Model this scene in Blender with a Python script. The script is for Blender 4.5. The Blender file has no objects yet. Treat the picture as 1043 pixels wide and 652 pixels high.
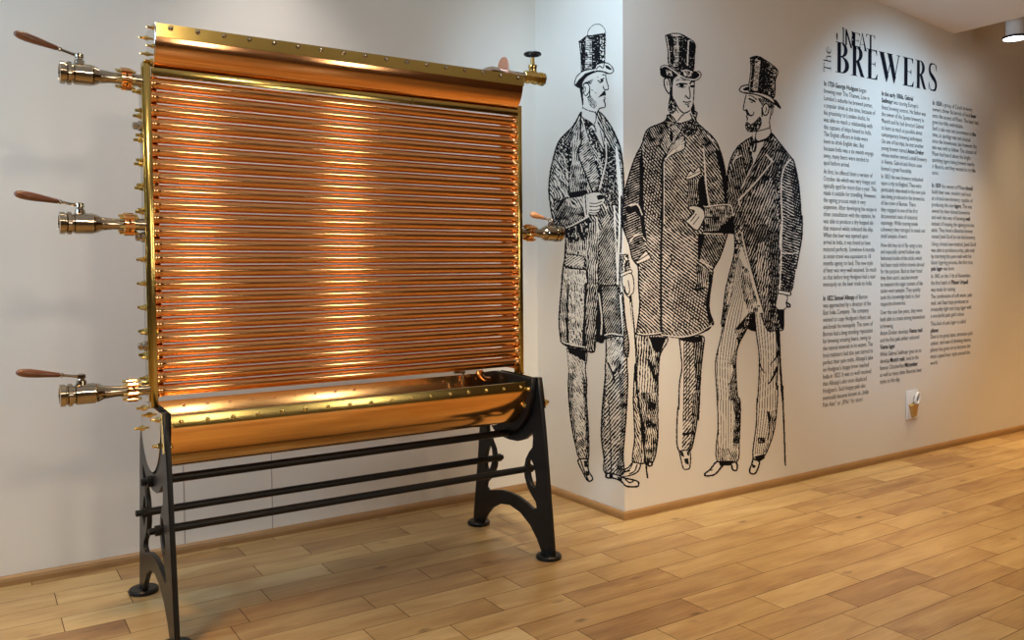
import bpy, bmesh, math, random
import numpy as np
from mathutils import Vector, Matrix
C = bpy.context.scene.collection
rnd = random.Random(7)

# ------------------------------------------------------------------ camera
CAM = dict(x=-0.6222, y=-3.7085, z=1.45, yaw=-0.5786012, pitch=-0.0351897, roll=-0.0091613, f=848.614, sh=-21.606)
def cam_axes():
    cy, sy = math.cos(CAM['yaw']), math.sin(CAM['yaw']); cp, sp = math.cos(CAM['pitch']), math.sin(CAM['pitch'])
    f = Vector((-sy*cp, cy*cp, sp)); r = Vector((cy, sy, 0)); u = r.cross(f)
    cr, sr = math.cos(CAM['roll']), math.sin(CAM['roll'])
    return r*cr + u*sr, -sr*r + u*cr, f
RX, UX, FX = cam_axes()
cd = bpy.data.cameras.new('camera'); cam = bpy.data.objects.new('camera', cd); C.objects.link(cam)
M = Matrix.Identity(4)
for i in range(3):
    M[i][0] = RX[i]; M[i][1] = UX[i]; M[i][2] = -FX[i]
M[0][3], M[1][3], M[2][3] = CAM['x'], CAM['y'], CAM['z']
cam.matrix_world = M
cd.sensor_width = 36; cd.lens = CAM['f']/1043*36; cd.shift_y = CAM['sh']/1043; cd.clip_start = .05
bpy.context.scene.camera = cam

# ------------------------------------------------------------------ places (metres)
W = 1.776            # length of the cooler
YB = 0.801           # back wall
XC = 2.523           # side of the projecting wall
YR = -0.065          # its face
XE = 5.94            # edge of the low ceiling

# ------------------------------------------------------------------ materials
def new_mat(name):
    m = bpy.data.materials.new(name); m.use_nodes = True
    return m, m.node_tree, m.node_tree.nodes['Principled BSDF']
def simple(name, col, rough=.5, metal=0, coat=0, noise=0, nscale=8, stretch=(1,1,1), bump=0, bscale=40, rvar=0, spec=.5):
    m, nt, p = new_mat(name)
    p.inputs['Base Color'].default_value = (*col, 1); p.inputs['Roughness'].default_value = rough
    p.inputs['Specular IOR Level'].default_value = spec; p.inputs['Metallic'].default_value = metal; p.inputs['Coat Weight'].default_value = coat
    tc = nt.nodes.new('ShaderNodeTexCoord'); mp = nt.nodes.new('ShaderNodeMapping'); mp.inputs['Scale'].default_value = stretch
    nt.links.new(tc.outputs['Object'], mp.inputs['Vector'])
    n = nt.nodes.new('ShaderNodeTexNoise'); n.inputs['Scale'].default_value = nscale; n.inputs['Detail'].default_value = 4
    nt.links.new(mp.outputs[0], n.inputs['Vector'])
    if noise:
        mx = nt.nodes.new('ShaderNodeMix'); mx.data_type = 'RGBA'
        mx.inputs[6].default_value = (*[c*(1-noise) for c in col], 1); mx.inputs[7].default_value = (*[min(1, c*(1+noise)) for c in col], 1)
        nt.links.new(n.outputs['Fac'], mx.inputs[0]); nt.links.new(mx.outputs[2], p.inputs['Base Color'])
    if rvar:
        mr = nt.nodes.new('ShaderNodeMapRange'); mr.inputs[3].default_value = rough-rvar; mr.inputs[4].default_value = rough+rvar
        nt.links.new(n.outputs['Fac'], mr.inputs[0]); nt.links.new(mr.outputs[0], p.inputs['Roughness'])
    if bump:
        n2 = nt.nodes.new('ShaderNodeTexNoise'); n2.inputs['Scale'].default_value = bscale; n2.inputs['Detail'].default_value = 3
        nt.links.new(mp.outputs[0], n2.inputs['Vector'])
        b = nt.nodes.new('ShaderNodeBump'); b.inputs['Strength'].default_value = bump; b.inputs['Distance'].default_value = .01
        nt.links.new(n2.outputs['Fac'], b.inputs['Height']); nt.links.new(b.outputs[0], p.inputs['Normal'])
    return m
M_wall = simple('wall_paint', (.765, .72, .625), .55, noise=.015, nscale=1.5, bump=.05, bscale=220)
M_ceil = simple('ceiling_paint', (.78, .765, .75), .8)
M_copper = simple('polished_copper', (.90, .47, .20), .10, 1, noise=.06, nscale=6, stretch=(1, 6, 6), rvar=.03)
M_copper_d = simple('warm_copper', (.98, .56, .22), .15, 1, noise=.06, nscale=3, stretch=(.6, 5, 5), rvar=.02, bump=.015, bscale=4)
M_brass = simple('brass', (.56, .42, .13), .17, 1, noise=.03, nscale=4)
M_brass_p = simple('polished_brass', (.72, .54, .20), .14, 1)
M_bronze = simple('bronze_nickel', (.42, .36, .27), .13, 1, noise=.12, nscale=14, rvar=.05)
M_steel = simple('polished_steel', (.80, .77, .74), .10, 1, noise=.04)
M_black = simple('black_enamel', (.010, .009, .008), .36, 0, coat=0, bump=.02, bscale=60, spec=.28)
M_ink = simple('black_vinyl', (.006, .006, .008), .6, spec=.08)
M_ink_t = simple('navy_black_vinyl', (.006, .007, .014), .6, spec=.08)
M_brown = simple('brown_panelling', (.16, .085, .04), .6, noise=.2, nscale=3)
M_white = simple('white_plastic', (.80, .80, .78), .3)
M_gold = simple('gold_plastic', (.55, .37, .13), .35, .6)
M_base = simple('oak_trim', (.33, .18, .065), .4, noise=.25, nscale=5, stretch=(1, 10, 10))
def wood_handle():
    m = simple('turned_wood', (.15, .050, .016), .3, 0, coat=.3, noise=.35, nscale=22, stretch=(.5, 4, 4)); return m
M_wood = wood_handle()
M_wood_l = simple('pale_turned_wood', (.62, .30, .13), .3, 0, coat=.4, noise=.2, nscale=22, stretch=(.5, 4, 4))

def floor_mat():
    m, nt, p = new_mat('oak_planks'); N = nt.nodes.new; L = nt.links.new
    geo = N('ShaderNodeNewGeometry'); at = N('ShaderNodeAttribute'); at.attribute_name = 'plank'
    off = N('ShaderNodeVectorMath'); off.operation = 'SCALE'; off.inputs[0].default_value = (7.3, 11.1, 0)
    sc = N('ShaderNodeMath'); sc.operation = 'MULTIPLY'; sc.inputs[1].default_value = 9.
    L(at.outputs['Fac'], sc.inputs[0]); L(sc.outputs[0], off.inputs['Scale'])
    add = N('ShaderNodeVectorMath'); L(geo.outputs['Position'], add.inputs[0]); L(off.outputs[0], add.inputs[1])
    def noise(scale, stretch, det=5, dist=0):
        mp = N('ShaderNodeMapping'); mp.inputs['Scale'].default_value = stretch; L(add.outputs[0], mp.inputs['Vector'])
        n = N('ShaderNodeTexNoise'); n.inputs['Scale'].default_value = scale; n.inputs['Detail'].default_value = det; n.inputs['Distortion'].default_value = dist
        L(mp.outputs[0], n.inputs['Vector']); return n
    ramp = N('ShaderNodeValToRGB'); cr = ramp.color_ramp
    cols = [(0, (.19, .095, .036)), (.25, (.33, .19, .072)), (.5, (.45, .295, .120)), (.75, (.56, .40, .180)), (1, (.68, .54, .30))]
    while len(cr.elements) < len(cols): cr.elements.new(.5)
    for e, (q, c) in zip(cr.elements, cols): e.position = q; e.color = (*c, 1)
    g1 = noise(2.2, (1, 4.5, 1), 3, .6); g2 = noise(5, (1, 22, 1), 6, .3)
    def math_(op, a, b):
        q = N('ShaderNodeMath'); q.operation = op
        for i, v in enumerate((a, b)):
            if isinstance(v, (int, float)): q.inputs[i].default_value = v
            else: L(v, q.inputs[i])
        return q.outputs[0]
    v = math_('ADD', math_('MULTIPLY', at.outputs['Fac'], .75), math_('MULTIPLY', math_('SUBTRACT', g1.outputs['Fac'], .38), .8))
    v = math_('ADD', v, math_('MULTIPLY', math_('SUBTRACT', g2.outputs['Fac'], .5), .55))
    L(v, ramp.inputs['Fac'])
    # knots
    mp = N('ShaderNodeMapping'); mp.inputs['Scale'].default_value = (1, 2.1, 1); L(add.outputs[0], mp.inputs['Vector'])
    vo = N('ShaderNodeTexVoronoi'); vo.inputs['Scale'].default_value = 2.9; L(mp.outputs[0], vo.inputs['Vector'])
    kn = N('ShaderNodeMapRange'); kn.inputs[1].default_value = .025; kn.inputs[2].default_value = .15; kn.inputs[3].default_value = .85; kn.inputs[4].default_value = 0
    n3 = noise(18, (1, 2, 1), 3); wob = math_('ADD', vo.outputs['Distance'], math_('MULTIPLY', math_('SUBTRACT', n3.outputs['Fac'], .42), .16))
    L(wob, kn.inputs[0])
    mx = N('ShaderNodeMix'); mx.data_type = 'RGBA'; L(kn.outputs[0], mx.inputs[0]); L(ramp.outputs[0], mx.inputs[6]); mx.inputs[7].default_value = (.10, .045, .018, 1)
    L(mx.outputs[2], p.inputs['Base Color'])
    rr = N('ShaderNodeMapRange'); rr.inputs[3].default_value = .24; rr.inputs[4].default_value = .42; L(g2.outputs['Fac'], rr.inputs[0]); L(rr.outputs[0], p.inputs['Roughness'])
    b = N('ShaderNodeBump'); b.inputs['Strength'].default_value = .12; b.inputs['Distance'].default_value = .004; L(g2.outputs['Fac'], b.inputs['Height']); L(b.outputs[0], p.inputs['Normal'])
    return m
M_floor = floor_mat()
M_gap = simple('plank_gap', (.045, .02, .009), .8)

# ------------------------------------------------------------------ mesh helpers
def link(name, me, mat=None, parent=None, smooth=False):
    o = bpy.data.objects.new(name, me); C.objects.link(o)
    if mat:
        for mm in (mat if isinstance(mat, (list, tuple)) else [mat]): me.materials.append(mm)
    if parent: o.parent = parent
    if smooth:
        me.shade_smooth() if hasattr(me, 'shade_smooth') else None
    return o
def obj(name, bm, mat, parent=None, smooth=True, angle=35):
    bmesh.ops.recalc_face_normals(bm, faces=bm.faces)
    me = bpy.data.meshes.new(name)
    if smooth:
        for f in bm.faces: f.smooth = True
        for e in bm.edges:
            if len(e.link_faces) == 2 and e.calc_face_angle(0) > math.radians(angle): e.smooth = False
    bm.to_mesh(me); bm.free()
    return link(name, me, mat, parent)
def thing(name, label, cat, loc=(0, 0, 0), group=None):
    o = bpy.data.objects.new(name, None); C.objects.link(o); o.location = loc; o.empty_display_size = .1
    o['label'] = label; o['category'] = cat
    if group: o['group'] = group
    return o
def struct(o):
    o['kind'] = 'structure'; return o
def box(bm, a, b, bevel=0):
    vs = [bm.verts.new((x, y, z)) for x in (a[0], b[0]) for y in (a[1], b[1]) for z in (a[2], b[2])]
    fs = [bm.faces.new([vs[i] for i in q]) for q in ((0,1,3,2),(4,6,7,5),(0,4,5,1),(2,3,7,6),(0,2,6,4),(1,5,7,3))]
    if bevel:
        es = list({e for f in fs for e in f.edges}); bmesh.ops.bevel(bm, geom=es, offset=bevel, segments=2, affect='EDGES', profile=.5)
def frame_of(d):
    d = Vector(d).normalized(); a = Vector((0, 0, 1)) if abs(d.z) < .9 else Vector((1, 0, 0))
    u = d.cross(a).normalized(); v = d.cross(u).normalized(); return d, u, v
def lathe(bm, prof, org=(0, 0, 0), axis=(1, 0, 0), n=20, caps=True, flat=1.0):
    d, u, v = frame_of(axis); org = Vector(org); rings = []
    for t, r in prof:
        rings.append([bm.verts.new(org + d*t + (u*math.cos(2*math.pi*k/n)*flat + v*math.sin(2*math.pi*k/n))*max(r, 1e-5)) for k in range(n)])
    for a, b in zip(rings, rings[1:]):
        for k in range(n): bm.faces.new((a[k], a[(k+1) % n], b[(k+1) % n], b[k]))
    if caps: bm.faces.new(rings[0][::-1]); bm.faces.new(rings[-1])
def tube(bm, pts, r, n=12, caps=True):
    pts = [Vector(p) for p in pts]; rings = []; rr = r if isinstance(r, (list, tuple)) else [r]*len(pts)
    prev = None
    for i, p in enumerate(pts):
        d = (pts[min(i+1, len(pts)-1)] - pts[max(i-1, 0)]).normalized()
        if prev is None: _, u, v = frame_of(d)
        else: u = (prev - d*prev.dot(d)).normalized(); v = d.cross(u)
        prev = u
        rings.append([bm.verts.new(p + (u*math.cos(2*math.pi*k/n) + v*math.sin(2*math.pi*k/n))*rr[i]) for k in range(n)])
    for a, b in zip(rings, rings[1:]):
        for k in range(n): bm.faces.new((a[k], a[(k+1) % n], b[(k+1) % n], b[k]))
    if caps: bm.faces.new(rings[0][::-1]); bm.faces.new(rings[-1])
def sweep(bm, prof, x0, x1, nx=1, closed=False):
    """extrude a (y, z) profile along x"""
    rows = [[bm.verts.new((x0+(x1-x0)*i/nx, y, z)) for y, z in prof] for i in range(nx+1)]
    m = len(prof)
    for a, b in zip(rows, rows[1:]):
        for k in range(m if closed else m-1): bm.faces.new((a[k], a[(k+1) % m], b[(k+1) % m], b[k]))
    if closed: bm.faces.new(rows[0][::-1]); bm.faces.new(rows[-1])
def catmull(P, closed=False, n=5):
    out = []; m = len(P)
    rng = range(m) if closed else range(m-1)
    for i in rng:
        g = (lambda k: P[k % m]) if closed else (lambda k: P[min(max(k, 0), m-1)])
        p0, p1, p2, p3 = g(i-1), g(i), g(i+1), g(i+2)
        for j in range(n):
            t = j/n
            out.append(tuple(.5*((2*p1[k]) + (-p0[k]+p2[k])*t + (2*p0[k]-5*p1[k]+4*p2[k]-p3[k])*t*t + (-p0[k]+3*p1[k]-3*p2[k]+p3[k])*t**3) for k in range(len(p1))))
    if not closed: out.append(tuple(P[-1]))
    return out
def plate(name, contours, x0, x1, mat, parent=None, bevel=.0015):
    """flat plate with holes: (y, z) contours filled between x0 and x1"""
    cu = bpy.data.curves.new(name, 'CURVE'); cu.dimensions = '2D'; cu.fill_mode = 'BOTH'
    cu.extrude = abs(x1-x0)/2 - bevel; cu.bevel_depth = bevel; cu.bevel_resolution = 1; cu.offset = -bevel
    for P in contours:
        s = cu.splines.new('POLY'); s.points.add(len(P)-1); s.use_cyclic_u = True
        for q, (y, z) in zip(s.points, P): q.co = (y, z, 0, 1)
    t = bpy.data.objects.new('tmp', cu); C.objects.link(t)
    dg = bpy.context.evaluated_depsgraph_get(); me = bpy.data.meshes.new_from_object(t.evaluated_get(dg))
    bpy.data.objects.remove(t); me.name = name
    xm = (x0+x1)/2
    co = np.empty(len(me.vertices)*3); me.vertices.foreach_get('co', co); co = co.reshape(-1, 3)
    me.vertices.foreach_set('co', np.stack([co[:, 2]+xm, co[:, 0], co[:, 1]], 1).ravel()); me.update()
    me.materials.clear()
    return link(name, me, mat, parent)
def arc(cy, cz, ry, rz, a0, a1, n=24):
    return [(cy+ry*math.cos(math.radians(a0+(a1-a0)*i/n)), cz+rz*math.sin(math.radians(a0+(a1-a0)*i/n))) for i in range(n+1)]
# ------------------------------------------------------------------ the setting
def ceil_z(x): return 3.28 - .0837*(x - 5.894)
XL, XR, YF = -4.2, 9.6, -5.6
def quad_prism(name, mat, pts_a, pts_b):
    bm = bmesh.new(); A = [bm.verts.new(p) for p in pts_a]; B = [bm.verts.new(p) for p in pts_b]; n = len(A)
    bm.faces.new(A[::-1]); bm.faces.new(B)
    for k in range(n): bm.faces.new((A[k], A[(k+1) % n], B[(k+1) % n], B[k]))
    return struct(obj(name, bm, mat, smooth=False))
ztopL, ztopC, ztopE = ceil_z(XL), ceil_z(XC), ceil_z(XE)
HC = 3.86
def wall(name, p, q, t, z0=(0, 0), z1=None, mat=None):
    """vertical wall slab from p to q with thickness vector t"""
    a = [(p[0], p[1], 0), (q[0], q[1], 0), (q[0], q[1], z1[1]), (p[0], p[1], z1[0])]
    b = [(x+t[0], y+t[1], z) for x, y, z in a]
    return quad_prism(name, mat or M_wall, a, b)
wall('wall_back', (XL, YB), (XC, YB), (0, .12), z1=(4.2, 4.2))
# projecting wall block: one solid, its left side and its front are the printed faces
bm = bmesh.new(); box(bm, (XC, YR, 0), (XR, YR+1.1, 4.2)); struct(obj('wall_right_print', bm, M_wall, smooth=False)).name = 'wall_front'
wall('wall_left', (XL, YF), (XL, YB), (-.12, 0), z1=(4.2, 4.2), mat=M_brown)
wall('wall_right', (XR, YF), (XR, YR), (.12, 0), z1=(4.2, 4.2), mat=M_brown)
# rear wall with two tall windows behind the photographer
WIN = [(1.20, 1.60), (2.80, 3.25)]; WZ0, WZ1 = 1.05, 2.45
xs = [XL] + [v for w in WIN for v in w] + [XR]
bm = bmesh.new()
for i in range(0, len(xs), 2): box(bm, (xs[i], YF-.12, 0), (xs[i+1], YF, 4.2))
for a, b in WIN: box(bm, (a, YF-.12, 0), (b, YF, WZ0)); box(bm, (a, YF-.12, WZ1), (b, YF, 4.2))
struct(obj('wall_rear', bm, M_brown, smooth=False))
def glass_mat():
    m, nt, p = new_mat('window_glass'); p.inputs['Transmission Weight'].default_value = 1; p.inputs['Roughness'].default_value = 0; p.inputs['IOR'].default_value = 1.0
    p.inputs['Base Color'].default_value = (1, 1, 1, 1); return m
for k, (a, b) in enumerate(WIN):
    bm = bmesh.new()
    for u0, u1, z0, z1 in ((a, a+.04, WZ0, WZ1), (b-.04, b, WZ0, WZ1), (a, b, WZ0, WZ0+.04), (a, b, WZ1-.04, WZ1)): box(bm, (u0, YF-.08, z0), (u1, YF-.03, z1))
    struct(obj('window_%d' % (k+1), bm, M_white, smooth=False))
# ceiling: a low part that rises gently to the left, and a higher part beyond its edge
a = [(XL, YF, ceil_z(XL)), (XE, YF, ceil_z(XE)), (XE, YB, ceil_z(XE)), (XL, YB, ceil_z(XL))]
quad_prism('ceiling', M_ceil, a, [(x, y, 4.3) for x, y, z in a])
bm = bmesh.new(); box(bm, (XE, YF, HC), (XR, YR, HC+.1)); o = struct(obj('ceiling', bm, M_ceil, smooth=False))

# floor: oak planks along x, rows 0.165 m wide
ROW = .165; Y0 = -.59
KNOWN = [(0.53,-8),(-0.05,-8),(0.82,-7),(1.38,-7),(-0.33,-7),(0.52,-6),(1.09,-6),(0.81,-5),(1.38,-5),(-0.33,-5),(0.46,-4),(2.17,-4),(1.17,-3),(0.81,-2),(1.46,-1),(2.05,-1),(2.4,0),(3.55,0),(1.25,0),(1.83,0),(3.29,1),(2.13,1),(0.99,1),(1.56,1),(2.5,2),(3.65,2),(1.21,2),(1.96,3),(3.38,3),(4.52,3),(1.66,4),(2.24,4),(2.79,4),(4.08,4),(1.96,5),(2.52,5),(3.1,5),(3.67,5),(2.4,6),(2.96,6),(3.52,6),(2.84,8)]
def build_floor():
    vs, fs, val, mats = [], [], [], []
    def q(x0, x1, y0, y1, z, v, m):
        i = len(vs); vs.extend([(x0, y0, z), (x1, y0, z), (x1, y1, z), (x0, y1, z)]); fs.append((i, i+1, i+2, i+3)); val.append(v); mats.append(m)
    k0 = -9; k1 = int((Y0-YF)/ROW)+1
    for k in range(k0, k1+1):
        yt = Y0 - k*ROW; yb = yt - ROW
        js = sorted(x for x, kk in KNOWN if kk == k)
        x = js[0] if js else rnd.uniform(0, .5)
        left = []
        while x > XL: x -= rnd.choice((.57, .57, .85, .57, 1.14)); left.append(x)
        js = sorted(left) + js
        if not [j for j in js if j > XL+.01 and j > -1]: js.append(rnd.uniform(0, .5))
        x = js[-1]
        while x < XR: x += rnd.choice((.57, .57, .85, 1.14)); js.append(x)
        for a, b in zip(js, js[1:]):
            a2, b2 = max(a, XL), min(b, XR)
            if b2-a2 < .01: continue
            t = rnd.gauss(.47, .15)
            q(a2+.0015, b2-.0015, yb+.0014, yt-.0014, 0, min(max(t, .05), .98), 0)
    q(XL-.1, XR+.1, YF-.2, YB+.1, -.0035, 0, 1)
    # slab under the planks
    me = bpy.data.meshes.new('floor'); me.from_pydata(vs, [], fs)
    at = me.attributes.new('plank', 'FLOAT', 'FACE'); at.data.foreach_set('value', val)
    me.materials.append(M_floor); me.materials.append(M_gap); me.polygons.foreach_set('material_index', mats); me.update()
    o = bpy.data.objects.new('floor', me); C.objects.link(o); struct(o)
build_floor()
# baseboards
def baseboard(name, p, q, mat=M_base):
    """p, q: (wall point, outward offset vector) so that neighbouring lengths meet in a mitre"""
    prof = [(0, 0), (1, 0), (1, .022), (.77, .036), (.36, .045), (0, .045)]
    bm = bmesh.new(); E_ = [[bm.verts.new((c[0]+o[0]*a, c[1]+o[1]*a, z)) for a, z in prof] for c, o in (p, q)]
    n = len(prof); bm.faces.new(E_[0][::-1]); bm.faces.new(E_[1])
    for k in range(n): bm.faces.new((E_[0][k], E_[0][(k+1) % n], E_[1][(k+1) % n], E_[1][k]))
    struct(obj(name, bm, mat, smooth=False))
BT = .022
baseboard('baseboard_back', ((XL, YB), (0, -BT)), ((XC, YB), (-BT, -BT)))
baseboard('baseboard_side', ((XC, YB), (-BT, -BT)), ((XC, YR), (-BT, -BT)))
baseboard('baseboard_front', ((XC, YR), (-BT, -BT)), ((XR, YR), (0, -BT)))
# fine seams of the low boxed panel on the back wall
bm = bmesh.new()
for x in (.283, .74): box(bm, (x, YB-.0015, .045), (x+.004, YB+.001, .56))
struct(obj('trim_1', bm, simple('seam_grey', (.33, .31, .30), .7), smooth=False))

# ------------------------------------------------------------------ the cooler
cooler = thing('copper_cooler', 'tall antique copper beer cooler of stacked horizontal tubes on black cast-iron legs against white wall', 'beer cooler', (W/2, 0, 0))
OFF = Vector((-W/2, 0, 0))
def part(name, bm, mat, parent=None, smooth=True, angle=35):
    o = obj(name, bm, mat, parent or cooler, smooth, angle)
    if (parent or cooler) is cooler: o.location = OFF
    return o
# stand frames
half_arch = [(.30, .02), (.283, .03), (.25, .075), (.19, .13), (.10, .174), (0, .19)]
outer = ([(-.392, .02), (-.385, .08), (-.365, .25), (-.335, .50), (-.315, .66), (-.295, .78), (-.272, .902), (-.232, .902)]
         + arc(0, .84, .222, .225, 183, 344, 26)[1:]
         + [(.222, .775), (.262, .765), (.285, .70), (.305, .58), (.325, .42), (.355, .22), (.378, .08), (.385, .02)]
         + half_arch + [(-y, z) for y, z in half_arch[::-1][1:]])
hw = [(-.08, .548), (-.15, .570), (-.198, .602), (-.218, .612), (-.224, .590), (-.218, .540), (-.19, .515), (-.155, .47), (-.138, .415), (-.145, .37), (-.172, .322), (-.21, .288), (-.243, .262), (-.252, .235), (-.22, .220), (-.163, .236), (-.08, .254)]
hole = [(0, .543)] + hw + [(0, .259)] + [(-y, z) for y, z in hw[::-1]]
def eye(s): return [(s*(.210 + .034*math.cos(a) - .016*math.sin(a)), .405+.072*math.sin(a)) for a in [2*math.pi*i/16 for i in range(16)]]
for xs_, xe in ((0, .021), (W-.003, W+.018)):
    st = plate('stand_frame', [outer, hole, eye(-1), eye(1)], xs_, xe, M_black, cooler, .002); st.location = OFF
    xm = (xs_+xe)/2
    for s in (-1, 1):
        bm = bmesh.new(); lathe(bm, [(0, .060), (.004, .064), (.016, .064), (.022, .058), (.024, .02), (.034, .018), (.036, .014)], (xm, s*.342, 0.0), (0, 0, 1), 28)
        part('foot', bm, M_black, st)
def rod(y, z, r):
    bm = bmesh.new()
    lathe(bm, [(-.045, r*.55), (-.043, r*.8), (-.022, r*.8), (-.02, r*1.25), (0, r*1.25), (.0, r), (W, r), (W+.0, r*1.25), (W+.035, r*1.25), (W+.037, r*.8), (W+.05, r*.8), (W+.052, r*.5)], (0, y, z), (1, 0, 0), 18)
    part('crossbar', bm, M_black)
rod(0.0, .582, .019); rod(.150, .415, .017); rod(-.155, .415, .017)
# drip tray: half round trough
CZ = .878; RT = .222
def shell(cy, cz, ry, rz, t, a0=180, a1=360, n=40):
    o_ = arc(cy, cz, ry, rz, a0, a1, n); i_ = arc(cy, cz, ry-t, rz-t, a1, a0, n); return o_+i_
bm = bmesh.new(); sweep(bm, shell(0, CZ, RT, RT+.02, .004), .032, W-.034, 1, True)
tray = part('drip_tray', bm, M_copper_d)
def bolt_bm(p, axis, r=.010, h=.010, dome=True):
    bm = bmesh.new(); lathe(bm, [(0, r*1.25), (.0015, r*1.25), (.002, r)], p, axis, 12)
    lathe(bm, [(.001, r), (h*.55, r), (h*.85, r*.75), (h, r*.25)], p, axis, 10); return bm
for s in (-1, 1):
    bm = bmesh.new()
    yy = s*(RT+.0005)
    sweep(bm, [(yy, CZ-.045), (yy+s*.004, CZ-.045), (yy+s*.004, CZ+.001), (yy+s*.003, CZ+.003), (yy-s*.007, CZ+.003), (yy-s*.007, CZ), (yy, CZ)], .032, W-.034, 1, True)
    rim = part('rim', bm, M_brass if s < 0 else M_copper_d, tray)
    for i in range(17):
        x = .075 + i*(W-.15)/16
        if s < 0: part('bolt', bolt_bm((x, yy+s*.004, CZ-.021), (0, s, 0), .0075, .010), M_brass_p, rim)
        else: part('bolt', bolt_bm((x, yy-.0045, CZ-.026), (0, -1, 0), .006, .006), M_copper, rim)
# end plates of the tray
def half_disc(r, cz, ztop, w=1.0): return [(-r, ztop)] + arc(0, cz, r, r*w, 180, 360, 36) + [(r, ztop)]
def nut_bm(p, axis, r=.013, L1=.018, rod_r=.0055, L2=.034):
    bm = bmesh.new(); lathe(bm, [(0, r*1.2), (.002, r*1.2), (.0022, r), (L1*.8, r), (L1, r*.8)], p, axis, 6)
    lathe(bm, [(L1*.9, rod_r), (L2-.003, rod_r), (L2, rod_r*.5)], p, axis, 10); return bm
for side in (-1, 1):
    if side < 0: xa, xb, mt = -.004, -.0003, M_steel
    else: xa, xb, mt = W+.0183, W+.022, M_brass_p
    e = plate('end_plate', [[(-.228, .895)] + arc(0, .86, .219, .236, 184, 336, 34) + [(.215, .80), (.225, .86), (.10, .905), (-.02, .905)]], xa, xb, mt, cooler, .0008); e.location = OFF
    # inner cheek that closes the trough, in black
    xi = .0268 if side < 0 else W-.0338
    pl = plate('cheek_plate', [[(-.262, .898)] + arc(0, .86, .258, .268, 186, 354, 34) + [(.25, .88), (.10, .905)]], xi, xi+.0045 if side < 0 else xi+.0252, M_black, cooler, .0008); pl.location = OFF
    px = xa if side < 0 else xb
    for (y, z) in ((.13, .872), (.0, .860), (-.19, .868), (.19, .775), (-.215, .768)):
        part('bolt', nut_bm((px, y, z), (side, 0, 0), .012, .012, .006, .030), M_brass_p, e)
    for (y, z) in ((-.205, .868), (-.238, .845), (-.20, .755)):
        xx = .0315 if side < 0 else xi
        part('bolt', bolt_bm((xx, y, z), (-side, 0, 0), .010, .016), M_brass_p, pl)
    bm = bmesh.new()
    x0, x1 = (-.0075, -.0042) if side < 0 else (W+.0222, W+.0262)
    A = [(-.268, .902), (-.242, .902), (-.275, .745), (-.300, .750)]
    va = [bm.verts.new((x0, y, z)) for y, z in A]; vb = [bm.verts.new((x1, y, z)) for y, z in A]
    bm.faces.new(va); bm.faces.new(vb[::-1])
    for k in range(4): bm.faces.new((va[k], va[(k+1) % 4], vb[(k+1) % 4], vb[k]))
    part('edge_strip', bm, M_brass_p, e, False)
    if side > 0: part('bolt', nut_bm((x1, -.278, .775), (1, 0, 0), .018, .02, .009, .034), M_brass_p, e)
# small draw-off fittings inside the tray at its right end
bm = bmesh.new(); tube(bm, catmull([(W-.04, .10, .86), (W-.09, .10, .865), (W-.12, .10, .89), (W-.12, .10, .90)]), .014, 12)
lathe(bm, [(0, .02), (.012, .022), (.02, .016)], (W-.12, .10, .895), (0, 0, 1), 16); part('drain_elbow', bm, M_copper)
bm = bmesh.new(); tube(bm, [(W-.20, .14, .80), (W-.20, .14, .905)], .006, 8); tube(bm, [(W-.255, .14, .91), (W-.19, .14, .905)], .008, 8)
lathe(bm, [(0, .012), (.02, .012)], (W-.20, .14, .87), (0, 0, 1), 12); part('float_lever', bm, M_bronze)

# tubes
NT = 24; Z0T, Z1T = .972, 2.211; DZ = (Z1T-Z0T)/(NT-1); RTU = .0246
for i in range(NT):
    z = Z0T + i*DZ; bm = bmesh.new()
    r = random.Random(i); sg = r.uniform(-.0012, .0012)
    nseg = 14; pts = [(.004 + (W-.008)*k/nseg, -.10 + sg*math.sin(math.pi*k/nseg), z - .0010*math.sin(math.pi*k/nseg)) for k in range(nseg+1)]
    tube(bm, pts, RTU, 32)
    for xx, s in ((.012, 1), (W-.012, -1)): lathe(bm, [(0, RTU+.0025), (s*.022, RTU+.0025), (s*.026, RTU)], (xx, -.10, z), (1, 0, 0), 24)
    part('tube', bm, M_copper)
# headers at both ends
def header(side):
    xo = -.018 if side < 0 else W-.014; xi = .010 if side < 0 else W+.011
    bm = bmesh.new(); box(bm, (xo, -.128, .905), (xi, -.072, 2.290), .003)
    if side < 0: box(bm, (xo-.006, -.121, .93), (xo, -.108, 2.27), .002)
    h = part('header_post', bm, M_brass)
    bm = bmesh.new(); xp = -.006 if side < 0 else W-.004
    if side < 0: box(bm, (xp, -.072, .93), (xp+.007, .055, 2.255), .0015)
    else: box(bm, (xp, -.072, .93), (xp+.007, .062, 2.255), .0015)
    fl = part('header_flange', bm, M_copper if side > 0 else M_steel, h)
    for i in range(13):
        z = Z0T + DZ*.5 + i*(Z1T-Z0T-DZ)/12 * 1.0 + .012
        for y, x0, x1 in ((-.100, xo, xi), (.030, xp, xp+.007)):
            outer_x, inner_x = (x0, x1) if side < 0 else (x1, x0)
            bm = nut_bm((outer_x, y, z), (side, 0, 0), .0115, .012, .0065, .030 if side < 0 else .016)
            part('bolt', bm, M_brass, h)
            bm = bmesh.new()
            if y < 0: lathe(bm, [(0, .008), (.006, .008), (.012, .003)], (inner_x, y-.020, z), (-side, 0, 0), 10)
            else: lathe(bm, [(0, .011), (.010, .010), (.016, .004)], (inner_x, y, z), (-side, 0, 0), 10)
            part('nut', bm, M_brass_p, h)
    if side < 0:
        for z in (2.035, 1.592, 1.155):
            bm = bmesh.new(); lathe(bm, [(0, .020), (.018, .020), (.022, .015), (.036, .015), (.040, .010)], (xo, -.10, z), (-1, 0, 0), 8)
            part('plug', bm, M_bronze, h)
header(-1); header(1)
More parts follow.
